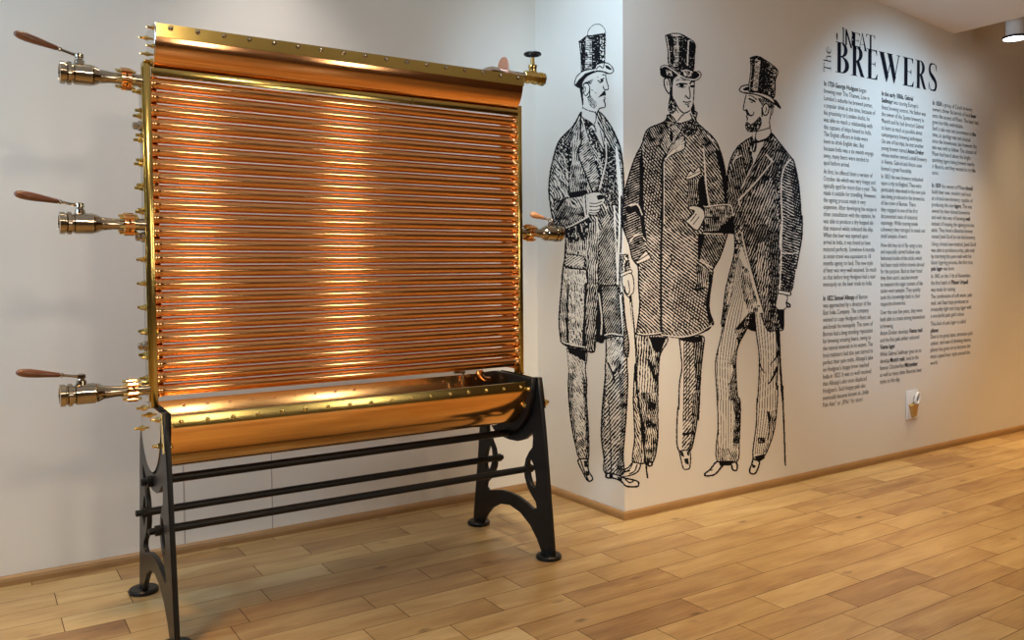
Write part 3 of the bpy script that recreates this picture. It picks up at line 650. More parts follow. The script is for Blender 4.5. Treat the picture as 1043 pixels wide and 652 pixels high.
# =============== second gentleman
G = Tf(660, 25, 9.314); H = Tf(660, 60, 9.314); I = Tf(630, 110, 5.433); J = Tf(630, 220, 5.433); K = Tf(635, 330, 6.52); L_ = Tf(635, 400, 6.52)
def man2():
    o = 2
    ll = K(75,70, 290,85, 245,200, 233,300, 228,450, 228,640) + L_(228,300, 200,455, 130,470, 60,465, 75,300, 68,100) + K(66,500, 75,300, 88,180)
    s.fill(ll, False, o); s.hatch(ll, 93, 2.7, .44, .2, 7, .5, 41)
    s.hatch(K(165,90, 290,85, 245,200, 233,300, 228,450, 228,640, 180,640, 205,400, 165,240), 98, 2.0, .72, .4, 5, 1.0, 42)
    s.fill(K(165,85, 285,88, 250,180, 215,190, 180,130), True); s.stroke(K(170,100, 200,200, 205,260), 1.2, False, w1=.5); s.stroke(K(165,240, 190,310, 225,380), 2.4)
    s.hatch(L_(110,0, 228,0, 228,300, 200,455, 130,465, 115,300), 88, 2.0, .66, .45, 5, 1.0, 43); s.hatch(L_(68,0, 110,0, 115,460, 62,463, 75,300), 70, 2.1, .42, .3, 5, .8, 44)
    s.stroke(ll+[ll[0]], 1.2, own=o); s.stroke(L_(130,200, 135,330, 145,470), 1.6)
    sh = L_(60,463, 112,474, 95,525, 50,548, 5,556, -20,560, -22,520, 10,510, 35,495)
    s.fill(sh, False, o); s.stroke(sh+[sh[0]], 1.3, own=o); s.stroke(L_(60,475, 40,510, 5,525), .9); s.stroke(L_(90,478, 75,520, 40,540), 1.2); s.fill(L_(0,525, 45,520, 35,548, 0,556), False); s.stroke(L_(0,528, 40,518), 1.6)
    hl = L_(150,460, 200,452, 195,485, 175,495, 160,490); s.fill(hl, True, o); s.fill(L_(172,468, 184,466, 182,482, 172,482), False)
    rl = K(370,88, 522,80, 532,150, 515,300, 505,500, 498,640) + L_(495,150, 470,300, 440,388, 365,380, 355,250, 362,100) + K(368,560, 372,400, 388,300, 382,200)
    s.fill(rl, False, o); s.hatch(K(400,95, 520,85, 530,150, 512,300, 505,500, 498,640)+L_(495,150, 470,300, 440,388, 388,382, 395,200, 400,0), -52, 2.6, .50, .2, 6, .4, 45)
    for x in (400, 418, 436): s.stroke(K(x,100, x+3,300, x-4,640), .6)
    s.hatch(K(455,90, 528,85, 532,150, 515,300, 505,500, 498,640, 470,640, 480,400, 465,200), 96, 2.2, .84, .2, 4, .6, 46)
    s.fill(K(372,88, 520,82, 528,120, 460,125, 380,110), True); s.hatch(L_(455,0, 505,0, 495,150, 470,300, 440,388, 430,388, 455,250), 96, 1.7, .85, .2, 4, .4, 47)
    s.fill(L_(388,270, 440,262, 470,250, 466,270, 400,290), True); s.stroke(rl+[rl[0]], 1.2, own=o)
    sh = L_(370,388, 440,390, 442,490, 425,508, 398,503, 382,440)
    s.fill(sh, False, o); s.stroke(sh+[sh[0]], 1.1, own=o); s.fill(L_(375,390, 395,392, 405,430, 385,420), True); s.fill(L_(402,440, 430,435, 436,480, 410,470), True); s.fill(L_(420,392, 436,392, 436,420, 424,415), True)
    # coat
    coat = I(270,40, 255,75, 160,120, 130,200, 90,280, 50,400, 30,480, 20,520, 22,640) + J(30,80, 60,160, 75,230, 95,262, 110,290, 112,400, 118,500, 100,640) + K(90,68, 150,78, 250,65, 290,80, 380,92, 470,76, 560,40, 585,8) + J(525,590, 500,500, 520,330, 525,290, 560,230, 600,110, 605,60) + I(610,545, 605,480, 590,350, 560,230, 520,160, 430,75, 425,20)
    s.fill(coat, False, o); s.hatch(coat, 48, 2.6, .64, .14, 9, .35, 51)
    s.hatch(J(140,0, 240,0, 236,640, 105,640, 118,500, 112,300, 175,240), 42, 2.6, .62, .16, 9, .3, 52)
    s.hatch(J(240,60, 440,120, 490,330, 500,560, 440,640, 240,645), 38, 2.8, .56, .14, 9, .3, 53)
    s.hatch(J(300,330, 500,400, 510,600, 300,640), 100, 2.8, .28, .15, 8, .3, 54, clear=False)
    s.hatch(I(140,170, 240,200, 238,650, 140,650), 100, 2.7, .32, .2, 8, .3, 55, clear=False)
    # sleeve left
    s.hatch(I(130,200, 90,280, 50,400, 30,480, 20,520, 22,640)+J(30,80, 60,160, 75,230, 95,262, 170,230, 130,100, 130,0)+I(130,560, 125,380), -25, 2.3, .78, .16, 6, .4, 56)
    s.fill(I(130,210, 140,330, 138,480, 145,640)+J(160,150, 130,100, 118,0)+I(112,560, 118,420, 115,300), True, None)
    s.fill(I(38,560, 70,545, 112,548, 128,590, 110,598, 95,575, 60,588), True, smooth=True); s.stroke(I(60,540, 105,535, 130,590), 1.1, False)
    s.stroke(J(60,150, 90,110, 130,100), 1.0, False)
    cf = J(95,256, 150,195, 165,212, 178,235, 110,264); s.fill(cf, False); s.stroke(cf+[cf[0]], 1); s.stroke(J(105,250, 160,215), .8)
    s.hatch(I(165,120, 265,75, 280,120, 240,200, 170,215, 135,200), 60, 2.0, .78, .3, 4, .5, 57)
    # right sleeve
    s.hatch(I(430,75, 520,160, 560,230, 590,350, 605,480, 605,540, 500,545, 480,420, 470,250, 440,150), 52, 2.5, .74, .2, 6, .5, 58)
    s.fill(I(560,235, 590,350, 606,480, 605,540, 590,540, 575,400, 550,300, 535,230), True); s.stroke(I(470,225, 478,330, 485,430, 502,540), 1.2, False)
    s.hatch(I(430,90, 520,165, 530,250, 440,180), 55, 1.9, .8, .3, 3, .5, 59); s.stroke(I(490,150, 525,185), 1.2, False)
    s.fill(I(470,370, 480,430, 498,545, 470,540, 460,600, 430,540, 445,520, 440,400), True, None); s.hatch(I(380,400, 445,395, 440,530, 380,540), 95, 2.0, .75, .25, 4, .5, 60)
    s.fill(I(270,30, 285,95, 270,130, 262,80), True); s.fill(I(365,90, 425,55, 435,130, 420,150, 385,165, 355,140), True); s.dots(I(365,90, 425,55, 435,130, 420,150, 385,165, 355,140), False, .9, .78, 30)
    # revers and scarf
    s.hatch(I(240,180, 270,130, 290,200, 262,260, 230,205), 60, 2.0, .5, .2); s.stroke(I(240,180, 232,210, 262,262), 1)
    rv = I(255,292, 275,240, 290,208, 355,150, 368,222, 300,258)
    s.fill(rv, False); s.hatch(rv, -48, 2.0, .3, .2); s.stroke(rv+[rv[0]], 1.0); s.stroke(I(258,286, 300,245, 358,205), 1.4, False)
    sc = I(268,70, 300,78, 350,95, 350,120, 320,170, 300,200, 285,160, 290,120, 270,100)
    s.fill(sc, False); s.hatch(sc, 50, 1.9, .45, .3, 3, .6, 61); s.stroke(sc+[sc[0]], 1); s.stroke(I(285,100, 310,90, 330,105), 1.2); s.fill(I(288,130, 300,125, 302,190, 290,180), True)
    pq = I(372,398, 378,375, 400,345, 415,358, 445,325, 455,362, 400,392); s.fill(pq, False); s.stroke(pq+[pq[0]], 1.0); s.stroke(I(385,380, 450,350), .7)
    s.stroke(I(262,262, 243,300, 243,420, 242,640)+J(235,200, 236,640), 2.0); s.stroke(I(252,300, 252,640), .7, False)
    s.stroke(J(290,210, 292,260, 260,300), 1.0); s.fill(J(410,405, 470,370, 480,400, 430,415), True); s.fill(J(440,100, 480,95, 470,180, 455,260, 440,240), True)
    # arm running to the pocket
    pa = J(480,100, 600,105, 560,230, 525,290, 450,245, 462,170); s.hatch(pa, 60, 2.3, .78, .18, 4, .4, 62); s.stroke(J(450,248, 490,270, 525,292), 1.4, False); s.stroke(J(455,240, 500,262), .8, False)
    s.fill(J(495,300, 520,330, 503,500, 522,585, 500,600, 480,480, 500,380), True); s.hatch(J(430,270, 505,300, 490,390, 430,400), 96, 1.9, .62, .3)
    s.stroke(coat+[coat[0]], 1.3, own=o)
    s.stroke(K(95,62, 150,70, 250,58), 1.0, False); s.stroke(K(255,72, 380,86, 470,70, 555,32, 583,8), 1.2, False); s.stroke(K(255,80, 380,96, 480,78, 575,22), 1.0)
    # neck and head
    hp = H(215,190, 440,200, 437,300, 445,470, 425,540, 420,580, 320,612, 250,592, 205,520, 190,450, 205,330, 160,260, 150,190)
    s.fill(hp, False, o)
    s.fill(H(213,190, 250,165, 238,220, 232,330, 248,390, 268,430, 265,490, 232,522, 195,500, 190,450, 203,370, 205,320, 222,260), True, o, smooth=True); s.dots(H(195,400, 262,400, 260,510, 195,500), False, .9, .66, 15)
    s.stroke(H(250,390, 268,430, 300,482, 345,515, 398,490), 1.1); s.stroke(H(440,205, 437,300, 430,400), .9, own=o)
    s.fill(H(428,395, 447,470, 432,548, 408,500, 405,470, 418,450), True, o)
    ear = H(152,195, 188,180, 212,250, 210,315, 190,322, 158,262); s.fill(ear, False, o); s.stroke(ear+[ear[0]], 1.2, own=o); s.stroke(H(178,215, 185,250), .6)
    s.stroke(H(272,247, 310,232, 372,240), 1.2); s.fill(H(300,240, 340,238, 335,268, 305,265), True, smooth=True); s.stroke(H(270,205, 310,193, 355,205), .8); s.stroke(H(285,262, 330,272, 360,262), .6)
    s.fill(H(400,250, 440,250, 430,272, 405,268), True, smooth=True); s.stroke(H(398,235, 420,215, 448,222), 1.5); s.stroke(H(392,265, 395,300, 402,345, 388,380, 355,345), .9)
    s.fill(H(355,342, 385,370, 398,375, 380,382, 360,362), True); s.stroke(H(338,405, 372,412, 402,404), 1.2); s.stroke(H(355,428, 375,432, 390,425), .9); s.fill(H(368,440, 395,440, 385,465), True); s.stroke(H(355,350, 350,370), .6)
    s.stroke(H(205,520, 240,560, 268,592), 1.1); s.stroke(H(285,585, 320,540, 345,520), 1.0); s.stroke(H(400,520, 418,570, 350,600, 300,615), 1.1, own=o); s.stroke(H(268,480, 290,510), .8)
    # hat
    crown = G(165,105, 215,88, 290,86, 360,115, 445,180, 441,300, 432,430, 380,460, 300,450, 200,385, 190,250)
    s.fill(crown, True, o); s.fill(G(238,130, 290,125, 295,250, 285,395, 235,400, 255,330, 242,250, 258,180), False)
    s.hatch(G(238,130, 290,125, 295,250, 285,395, 235,400, 255,330, 242,250, 258,180), 0, 1.6, .40, .5, 2, .3, 16); s.dots(crown, False, .9, .85, 17, 1, 1.5)
    s.stroke(G(385,155, 380,250, 375,385), 1.2, False); s.stroke(G(178,120, 200,250, 205,380), .9, False); s.fill(G(215,92, 290,90, 330,108, 240,112), False); s.stroke(crown+[crown[0]], .9, own=o)
    bu = G(115,430, 140,388, 200,388, 310,480, 360,515, 440,530, 492,500, 496,460, 470,445, 440,440, 330,432, 300,470, 240,520, 150,505, 118,482)
    s.fill(bu, True, o); s.dots(G(170,430, 220,440, 235,490, 180,480), False, 1.0, .45, 18); s.dots(G(320,440, 420,440, 410,500, 350,490), False, 1.0, .5, 19)
    s.stroke(G(125,405, 165,392, 225,425, 310,488, 370,517, 450,522, 490,495, 494,465, 475,448), 1.4, False); s.stroke(G(115,430, 125,398, 165,384, 235,420, 315,478), .7, own=o); s.stroke(G(310,500, 370,525, 450,532, 497,500, 500,460, 474,440), .8, own=o)
    s.stroke(G(320,440, 370,432, 420,455), .9, False)
# =============== third gentleman
Mm = Tf(745, 50, 9.314); N_ = Tf(745, 80, 9.314); O = Tf(725, 130, 6.52); P_ = Tf(725, 220, 6.52); Q = Tf(715, 310, 6.52); R_ = Tf(710, 390, 5.93)
def man3():
    o = 3
    s.stroke(Q(508,20, 516,330, 536,640)+R_(516,20, 526,300, 533,495), 2.0, own=o, w1=1.2)
    tr = P_(182,235, 205,240, 262,390, 335,620) + Q(340,60, 300,160, 240,280, 225,400, 235,600) + R_(258,100, 262,180, 255,350, 240,480, 120,470, 128,250, 118,20) + Q(105,640, 90,450, 95,350, 130,200, 155,20) + P_(120,560, 150,400)
    s.fill(tr, False, o)
    for i in range(7):
        a = i/6; x0 = 188+a*30
        s.stroke(P_(185+a*40,280+a*80, 150+a*70,480)+Q(150+a*110,60, 118+a*110,230, 100+a*105,420, 112+a*100,620)+R_(126+a*95,120, 130+a*90,300, 124+a*95,470), .55)
    s.hatch(Q(330,30, 345,60, 300,160, 240,280, 225,400, 240,640, 180,640, 190,500, 210,400, 170,395, 210,330, 240,260, 215,165, 270,110), 110, 1.9, .72, .4, 4, .8, 71)
    s.fill(Q(300,70, 345,20, 345,70, 300,160, 240,270, 235,250, 280,150, 240,170, 220,165), True); s.dots(Q(300,70, 345,20, 300,160, 240,270), False, .9, .7, 20)
    s.hatch(R_(190,0, 240,0, 262,150, 255,350, 235,400, 215,360, 230,200), 100, 1.7, .85, .25, 4, .5, 72); s.hatch(R_(150,400, 245,380, 240,480, 150,480), 70, 1.8, .5, .3); s.hatch(R_(120,380, 150,390, 150,478, 122,470), 90, 1.8, .4, .3)
    s.stroke(tr[3:]+[tr[0]], 1.1, own=o)
    rl = Q(345,0, 360,180, 382,380, 370,640) + R_(362,100, 358,250, 338,450, 402,450, 462,300, 482,150, 488,20) + Q(495,560, 505,380, 500,180, 480,60)
    s.fill(rl, False, o)
    for i in range(7):
        a = (i+.5)/7; s.stroke(Q(352+a*140,60, 368+a*132,200, 385+a*115,380, 375+a*120,620)+R_(365+a*110,200, 345+a*80,430), .55)
    s.stroke(Q(375,370, 392,420, 415,455), 1.6, w1=.8); s.stroke(Q(510,330, 480,370, 455,400), 1.6, w1=.7); s.stroke(Q(500,420, 470,490, 445,525), 2.6, w1=.8); s.fill(Q(484,170, 512,170, 512,330, 490,360, 500,280), True)
    s.stroke(R_(432,180, 440,270, 425,360, 405,430), 2.4, w1=1.4); s.stroke(R_(370,335, 404,335, 404,360, 372,360, 370,335), 1.3, smooth=False); s.fill(R_(378,340, 398,340, 398,355, 378,355), True)
    s.hatch(R_(445,180, 482,150, 462,300, 402,450, 395,440, 430,330), 96, 1.8, .5, .3)
    s.stroke(rl+[rl[0]], 1.1, own=o); s.fill(R_(345,445, 405,430, 410,455, 380,475, 362,470), True, o)
    s.fill(Q(345,20, 358,182, 328,175, 298,160, 330,90), True, o)
    for sh in (R_(48,548, 78,525, 112,482, 135,476, 232,480, 240,525, 216,526, 204,492, 160,496, 108,552, 52,562), R_(338,460, 375,475, 370,510, 352,545, 325,548, 318,525, 330,495)):
        s.fill(sh, False, o); s.stroke(sh+[sh[0]], 1.5, own=o)
    s.fill(R_(130,478, 232,481, 205,492, 160,494, 140,505), True); s.fill(R_(335,492, 355,500, 350,515, 332,512), True); s.fill(R_(80,530, 100,520, 90,532), True)
    # coat
    coat = O(265,60, 180,120, 130,200, 105,300, 98,430, 100,560) + P_(150,60, 150,130, 150,240, 112,400, 90,500, 72,652) + Q(125,130, 138,190, 158,60, 175,-60) + P_(182,240, 205,215, 262,390, 300,520, 340,640) + Q(390,60, 405,110, 430,165, 455,182, 500,170, 540,165, 545,40, 520,10) + P_(445,500, 520,515, 540,480, 560,350, 585,220, 600,120, 600,0) + O(595,600, 580,400, 550,240, 520,190, 440,90, 400,40, 385,75, 350,85, 300,100)
    s.fill(coat, False, o); s.hatch(coat, 112, 2.5, .82, .18, 6, .6, 81)
    s.hatch(O(260,430, 400,330, 420,450, 400,640, 230,640, 200,520)+P_(220,60, 160,60), 112, 2.6, .64, .2, 7, .6, 82)
    s.hatch(P_(300,190, 350,170, 370,300, 390,450, 340,600, 300,430, 290,300), 100, 2.4, .62, .28, 4, .8, 83)
    s.hatch(P_(370,150, 460,100, 450,300, 442,480, 420,640, 385,640, 395,400), 95, 2.3, .88, .15, 4, .7, 84); s.hatch(Q(385,0, 500,0, 505,165, 450,180, 430,160, 400,80), 100, 2.3, .82, .25, 3, .8, 85)
    s.fill(Q(495,0, 540,50, 540,165, 525,165, 500,60), True); s.fill(O(415,340, 455,250, 470,210, 455,400, 470,640, 440,640, 430,480), True); s.dots(O(415,340, 455,250, 470,640, 440,640), False, .9, .72, 21)
    s.hatch(P_(150,240, 182,240, 150,400, 108,640, 75,640, 92,500, 115,400), 80, 2.0, .6, .4, 3, 1.0, 86); s.hatch(Q(130,130, 160,0, 175,0, 145,190), 90, 1.5, .85, .1)
    s.fill(P_(152,60, 190,60, 205,200, 182,210, 160,260, 150,240), True); s.dots(P_(152,60, 200,60, 205,200, 150,240), False, .9, .68, 22, 1, 1.6)
    # left breast
    s.hatch(O(265,65, 180,125, 135,210, 110,310, 110,440, 185,500, 200,400, 235,300, 215,240, 240,160), 78, 2.4, .80, .2, 4, .6, 87); s.stroke(O(175,165, 140,235), 1.3, False); s.stroke(O(160,205, 195,185), 1.3, False)
    # right sleeve
    s.hatch(O(520,210, 550,245, 580,400, 597,640, 470,640, 462,480, 470,300), 25, 2.7, .74, .15, 5, .5, 88); s.hatch(P_(470,0, 598,0, 590,200, 565,330, 545,470, 450,490, 458,350, 470,200), 20, 2.7, .78, .18, 4, .7, 89)
    s.hatch(O(500,250, 560,260, 590,560, 595,640, 550,640, 540,440), 100, 2.4, .62, .3, 4, .5, 90, clear=False); s.hatch(P_(480,250, 560,245, 545,480, 460,490), 70, 2.4, .45, .4, 3, .8, 91, clear=False)
    s.stroke(O(520,212, 475,280, 460,420, 468,640)+P_(462,120, 460,300, 450,490), 1.2, False); s.stroke(P_(462,60, 455,130, 455,220), 1.2, False); s.stroke(P_(470,245, 530,250, 575,240), .9, False); s.stroke(O(415,75, 450,100, 520,195), 1.0, False)
    # shirt, tie, revers
    s.fill(O(295,95, 345,85, 350,100, 275,235, 250,160, 262,100), False); s.fill(O(262,95, 275,88, 300,100, 290,160, 268,155), True, smooth=True); s.stroke(O(285,110, 275,150), .8, False)
    s.hatch(O(235,150, 270,160, 262,220, 225,245, 215,230), 80, 1.8, .7, .3); s.stroke(O(265,60, 262,100, 250,160, 270,240, 190,410), 1.1)
    s.hatch(O(350,90, 395,80, 410,150, 400,210, 360,190, 300,260, 205,400, 270,250), 125, 2.3, .82, .2, 4, .5, 92); s.stroke(O(345,95, 275,240, 195,405), .9, False)
    s.stroke(O(362,180, 385,205, 400,222, 388,248, 280,375, 182,478), 1.7, False); s.stroke(O(400,232, 388,256, 285,385, 188,486), .8)
    s.stroke(O(183,475, 180,500, 190,520), 1.2, False)
    s.stroke(P_(200,110, 215,190, 260,370, 300,520, 340,640), 1.5, False); s.stroke(P_(208,130, 268,370, 345,640), .8); s.fill(P_(185,205, 205,205, 208,225, 188,230), False)
    s.fill(P_(215,370, 250,400, 265,430, 240,430, 210,400), True); s.fill(P_(215,545, 250,530, 255,550, 215,570), True); s.hatch(P_(195,330, 240,350, 300,560, 310,640, 240,640, 200,480), 100, 1.9, .45, .5, 4, .9, 93)
    s.stroke(coat[:6], 1.1, own=o); s.stroke(coat[-13:], 1.2, own=o); s.stroke(coat[6:13], 1.0, own=o); s.stroke(Q(390,60, 405,110, 430,165, 455,182, 500,170, 540,165, 543,40), 1.0, own=o)
    cf = P_(445,492, 520,508, 516,528, 440,512); s.fill(cf, False, o); s.stroke(cf+[cf[0]], .9, own=o)
    hd = P_(438,515, 500,530, 495,585, 500,600, 470,628, 440,620, 424,595); s.fill(hd, False, o); s.stroke(hd+[hd[0]], .9, own=o); s.stroke(P_(495,575, 520,590, 515,605, 500,600), 1.5, own=o); s.fill(P_(440,620, 475,620, 480,652, 440,652), True, o)
    # linked forearm and hand in front of the second man
    fa = I(472,548, 612,535, 622,560, 638,600) + J(640,100, 470,96, 465,50)
    s.fill(fa, True, o); s.hatch(I(478,552, 610,540, 628,595, 590,640, 560,652, 560,600, 480,600), 80, 2.0, .62, .4, 3, .8, 94); s.hatch(J(475,10, 560,10, 560,80, 475,85), 85, 2.0, .78, .3); s.stroke(I(478,548, 612,536, 632,595), 1.0, False); s.stroke(J(470,97, 575,100), .8, False)
    hd = I(345,628, 370,625, 400,600, 420,570, 392,562, 390,545, 430,542, 468,562, 478,600) + J(472,20, 440,78, 412,68, 380,38, 345,18)
    s.fill(hd, False, o); s.stroke(hd+[hd[0]], 1.1, own=o)
    for q in ((400,30,430,-10), (415,45,445,5), (385,15,410,-25)): s.stroke(J(*q), .8)
    # head
    hp = N_(140,155, 130,195, 115,270, 118,300, 138,305, 150,345, 142,365, 150,420, 190,500, 205,580, 250,602, 340,562, 376,515, 365,450, 372,350, 400,300, 405,230, 250,170)
    s.fill(hp, False, o)
    s.stroke(N_(140,155, 130,195, 115,268, 118,300, 135,300), .9, own=o); s.stroke(N_(138,305, 150,345, 142,362, 152,375, 148,400), .9, own=o)
    s.fill(N_(128,300, 150,292, 165,325, 185,345, 205,335, 210,312, 218,325, 208,348, 185,358, 150,345), True, smooth=True); s.stroke(N_(172,192, 200,205, 222,218), 1.7); s.stroke(N_(165,160, 200,170, 240,200), 1.0); s.stroke(N_(180,222, 200,228), .8)
    bd = N_(130,430, 152,410, 185,432, 230,400, 268,362, 288,400, 275,465, 235,500, 190,510, 142,492); s.fill(bd, True, o, smooth=True); s.dots(bd, False, .8, .72, 23)
    s.hatch(N_(250,190, 300,180, 402,228, 408,275, 392,345, 368,352, 366,290, 332,235, 290,262), 60, 1.4, .72, .4, 3, .6, 95, own=o)
    ear = N_(292,280, 312,248, 338,240, 356,275, 346,330, 318,350, 300,330); s.fill(ear, False, smooth=True); s.stroke(ear+[ear[0]], 1.1); s.stroke(N_(325,270, 332,295, 322,320), .8); s.fill(N_(282,270, 300,275, 298,360, 285,365), True)
    s.stroke(N_(372,350, 362,400, 366,460), 1.0, own=o); s.stroke(N_(242,500, 320,482, 362,470, 376,515, 340,562, 250,602, 228,575, 235,505), .9, own=o); s.stroke(N_(190,510, 205,580), .8); s.stroke(N_(225,575, 262,598, 345,565, 378,515), 1.6, own=o)
    # hat
    crown = Mm(178,82, 232,68, 290,85, 435,195, 416,300, 402,465, 300,432, 165,402, 172,300, 186,180)
    s.fill(crown, True, o); s.fill(Mm(225,98, 275,108, 262,250, 250,395, 200,395, 215,250), False); s.hatch(Mm(225,98, 275,108, 262,250, 250,395, 200,395, 215,250), 8, 1.6, .45, .5, 2, .3, 24)
    s.dots(crown, False, .9, .84, 25, 1.6, .8); s.stroke(Mm(180,95, 190,180, 176,300, 170,390), .8, False); s.dots(Mm(370,190, 425,200, 400,440, 350,430), False, .9, .68, 26, 2.2, .7); s.stroke(crown+[crown[0]], .9, own=o)
    br = Mm(75,385, 100,352, 165,345, 168,402, 260,412, 360,445, 400,480, 430,498, 466,562, 410,522, 320,465, 230,432, 130,418, 82,400)
    s.fill(br, False, o); s.stroke(br+[br[0]], 1.1, own=o); s.fill(Mm(108,380, 140,358, 166,358, 166,392, 120,396), True); s.fill(Mm(395,480, 430,500, 466,562, 412,525), True, o); s.stroke(Mm(120,415, 230,435, 320,468, 400,515), 1.6)
man2(); man1(); man3()

def lay(sheet, owner, name, mats, label, category, group=None):
    """turn one owner's cells into row strips lying on the wall"""
    H_, W_ = sheet.own.shape; S = sheet.S; own = sheet.own == owner; code = np.where(own, np.where(sheet.ink, 2, 1), 0)
    rows_y = sheet.y0 + np.arange(H_+1)/S
    ccol = corner_col(rows_y)
    quads = []
    for r in range(H_):
        c = code[r]
        if not c.any(): continue
        ch = np.flatnonzero(np.diff(np.concatenate(([0], c, [0])))); 
        edges = ch
        for a, b in zip(edges[:-1], edges[1:]):
            if c[a]: quads.append((r, a, b, c[a]))
    q = np.array(quads); r, a, b, k = q.T
    # merge equal runs on following rows
    xa = sheet.x0+a/S; xb = sheet.x0+b/S; cc = (ccol[r]+ccol[r+1])/2
    out = []
    side = xa < cc; face = xb > cc
    V = []; K_ = []
    for sel, fn, lo, hi in ((side, on_side, None, 'c'), (face, on_face, 'c', None)):
        i = np.flatnonzero(sel); 
        if not len(i): continue
        A0, B0 = xa[i], xb[i]; yt, yb = rows_y[r[i]], rows_y[r[i]+1]; ct, cb = ccol[r[i]], ccol[r[i]+1]
        at_, bt, ab, bb = A0.copy(), B0.copy(), A0.copy(), B0.copy()
        if hi: bt = np.minimum(bt, ct); bb = np.minimum(bb, cb); at_ = np.minimum(at_, ct); ab = np.minimum(ab, cb)
        else: at_ = np.maximum(at_, ct); ab = np.maximum(ab, cb); bt = np.maximum(bt, ct); bb = np.maximum(bb, cb)
        p = np.stack([fn(ab, yb), fn(bb, yb), fn(bt, yt), fn(at_, yt)], 1); V.append(p.reshape(-1, 3)); K_.append(k[i]-1)
    V = np.concatenate(V); K_ = np.concatenate(K_); nf = len(K_)
    me = bpy.data.meshes.new(name); me.vertices.add(len(V)); me.vertices.foreach_set('co', V.astype(np.float32).ravel())
    me.loops.add(nf*4); me.loops.foreach_set('vertex_index', np.arange(nf*4, dtype=np.int32))
    me.polygons.add(nf); me.polygons.foreach_set('loop_start', np.arange(0, nf*4, 4, dtype=np.int32)); me.polygons.foreach_set('loop_total', np.full(nf, 4, np.int32))
    for m in mats: me.materials.append(m)
    me.polygons.foreach_set('material_index', K_.astype(np.int32)); me.update(); me.validate()
    o = bpy.data.objects.new(name, me); C.objects.link(o)
    o['label'] = label; o['category'] = category
    if group: o['group'] = group
    print('PRINT', name, nf)
    return o
GRP = 'engraved gentlemen printed on the wall'
lay(S3, 1, 'printed_gentleman', [M_wall, M_ink], 'wall engraving of a moustached man in top hat and open coat, wrapped round the corner', 'wall print', GRP)
lay(S3, 2, 'printed_gentleman', [M_wall, M_ink], 'wall engraving of a top-hatted man in knee-length overcoat, the middle of three', 'wall print', GRP)
lay(S3, 3, 'printed_gentleman', [M_wall, M_ink], 'wall engraving of a bearded top-hatted man in tailcoat and striped trousers, nearest the text', 'wall print', GRP)
# ------------------------------------------------------------------ lettering
YT = YR - .0014
def wall_raster(name, x0, z0, w, h, res, painter, mat, parent):
    """paint cells in wall metres (x right, z up) and lay them as strips"""
    W_, H_ = int(w*res), int(h*res); zz, xx = np.mgrid[0:H_, 0:W_]; X = (xx+.5)/res/w; Z = (zz+.5)/res/h
    ink = painter(X, Z, w, h); V, F = [], []
    for r in range(H_):
        c = ink[r].astype(int); ch = np.flatnonzero(np.diff(np.concatenate(([0], c, [0]))))
        for a, b in zip(ch[::2], ch[1::2]):
            i = len(V); za, zb = z0+r/res, z0+(r+1)/res
            V += [(x0+a/res, YT, za), (x0+b/res, YT, za), (x0+b/res, YT, zb), (x0+a/res, YT, zb)]; F.append((i, i+1, i+2, i+3))
    me = bpy.data.meshes.new(name); me.from_pydata(V, [], F); me.update(); return link(name, me, mat, parent)
def P_in(X, Z, P):
    m = np.zeros(X.shape, bool)
    for (xa, ya), (xb, yb) in zip(P, P[1:]+P[:1]):
        if ya != yb: m ^= ((ya > Z) != (yb > Z)) & (X < (xb-xa)*(Z-ya)/(yb-ya)+xa)
    return m
def R(X, Z, a, b, c, d): return (X >= a) & (X <= b) & (Z >= c) & (Z <= d)
def ell(X, Z, cx, cz, rx, rz): return ((X-cx)/rx)**2+((Z-cz)/rz)**2 <= 1
def serif(X, Z, cx, z, up, wd=.17):     # thin bracketed slab
    s = R(X, Z, cx-wd, cx+wd, z if up else z-.022, z+.022 if up else z); 
    return s
def gB(X, Z, w, h):
    m = R(X, Z, .13, .39, 0, 1) | R(X, Z, .0, .5, 0, .025) | R(X, Z, .0, .5, .975, 1)
    up = ell(X, Z, .46, .765, .42, .235) & ~ell(X, Z, .40, .765, .22, .205) & (X > .34); lo = ell(X, Z, .48, .27, .52, .27) & ~ell(X, Z, .40, .27, .30, .24) & (X > .34)
    br = R(X, Z, .3, .5, .515, .54)
    return m | up | lo | br
def gR(X, Z, w, h):
    m = R(X, Z, .13, .38, 0, 1) | R(X, Z, 0, .46, 0, .025) | R(X, Z, 0, .46, .975, 1)
    up = ell(X, Z, .42, .745, .42, .255) & ~ell(X, Z, .37, .745, .22, .228) & (X > .32)
    leg = P_in(X, Z, [(.36, .50), (.60, .51), (.95, .03), (1.03, .0), (.74, 0), (.70, .03)])
    return m | up | leg | R(X, Z, .3, .42, .49, .515)
def gE(X, Z, w, h):
    m = R(X, Z, .14, .44, 0, 1) | R(X, Z, .0, .6, 0, .025) | R(X, Z, 0, .6, .975, 1)
    m |= P_in(X, Z, [(.4, .0), (.96, .0), (1.0, .20), (.97, .20), (.80, .045), (.4, .03)]) | P_in(X, Z, [(.4, .97), (.80, .955), (.90, .82), (.93, .82), (.93, 1.0), (.4, 1.0)])
    m |= R(X, Z, .4, .72, .50, .525) | P_in(X, Z, [(.68, .50), (.76, .43), (.78, .43), (.78, .60), (.76, .60), (.68, .525)])
    return m
def gW(X, Z, w, h):
    m = P_in(X, Z, [(.04, 1), (.23, 1), (.45, .22), (.37, .0), (.34, 0)]) | P_in(X, Z, [(.33, .0), (.36, .0), (.58, .80), (.55, .84)])
    m |= P_in(X, Z, [(.40, 1), (.59, 1), (.79, .22), (.71, 0), (.68, 0)]) | P_in(X, Z, [(.68, 0), (.71, 0), (.94, 1), (.90, 1)])
    return m | R(X, Z, 0, .28, .975, 1) | R(X, Z, .36, .64, .975, 1) | R(X, Z, .82, 1, .975, 1)
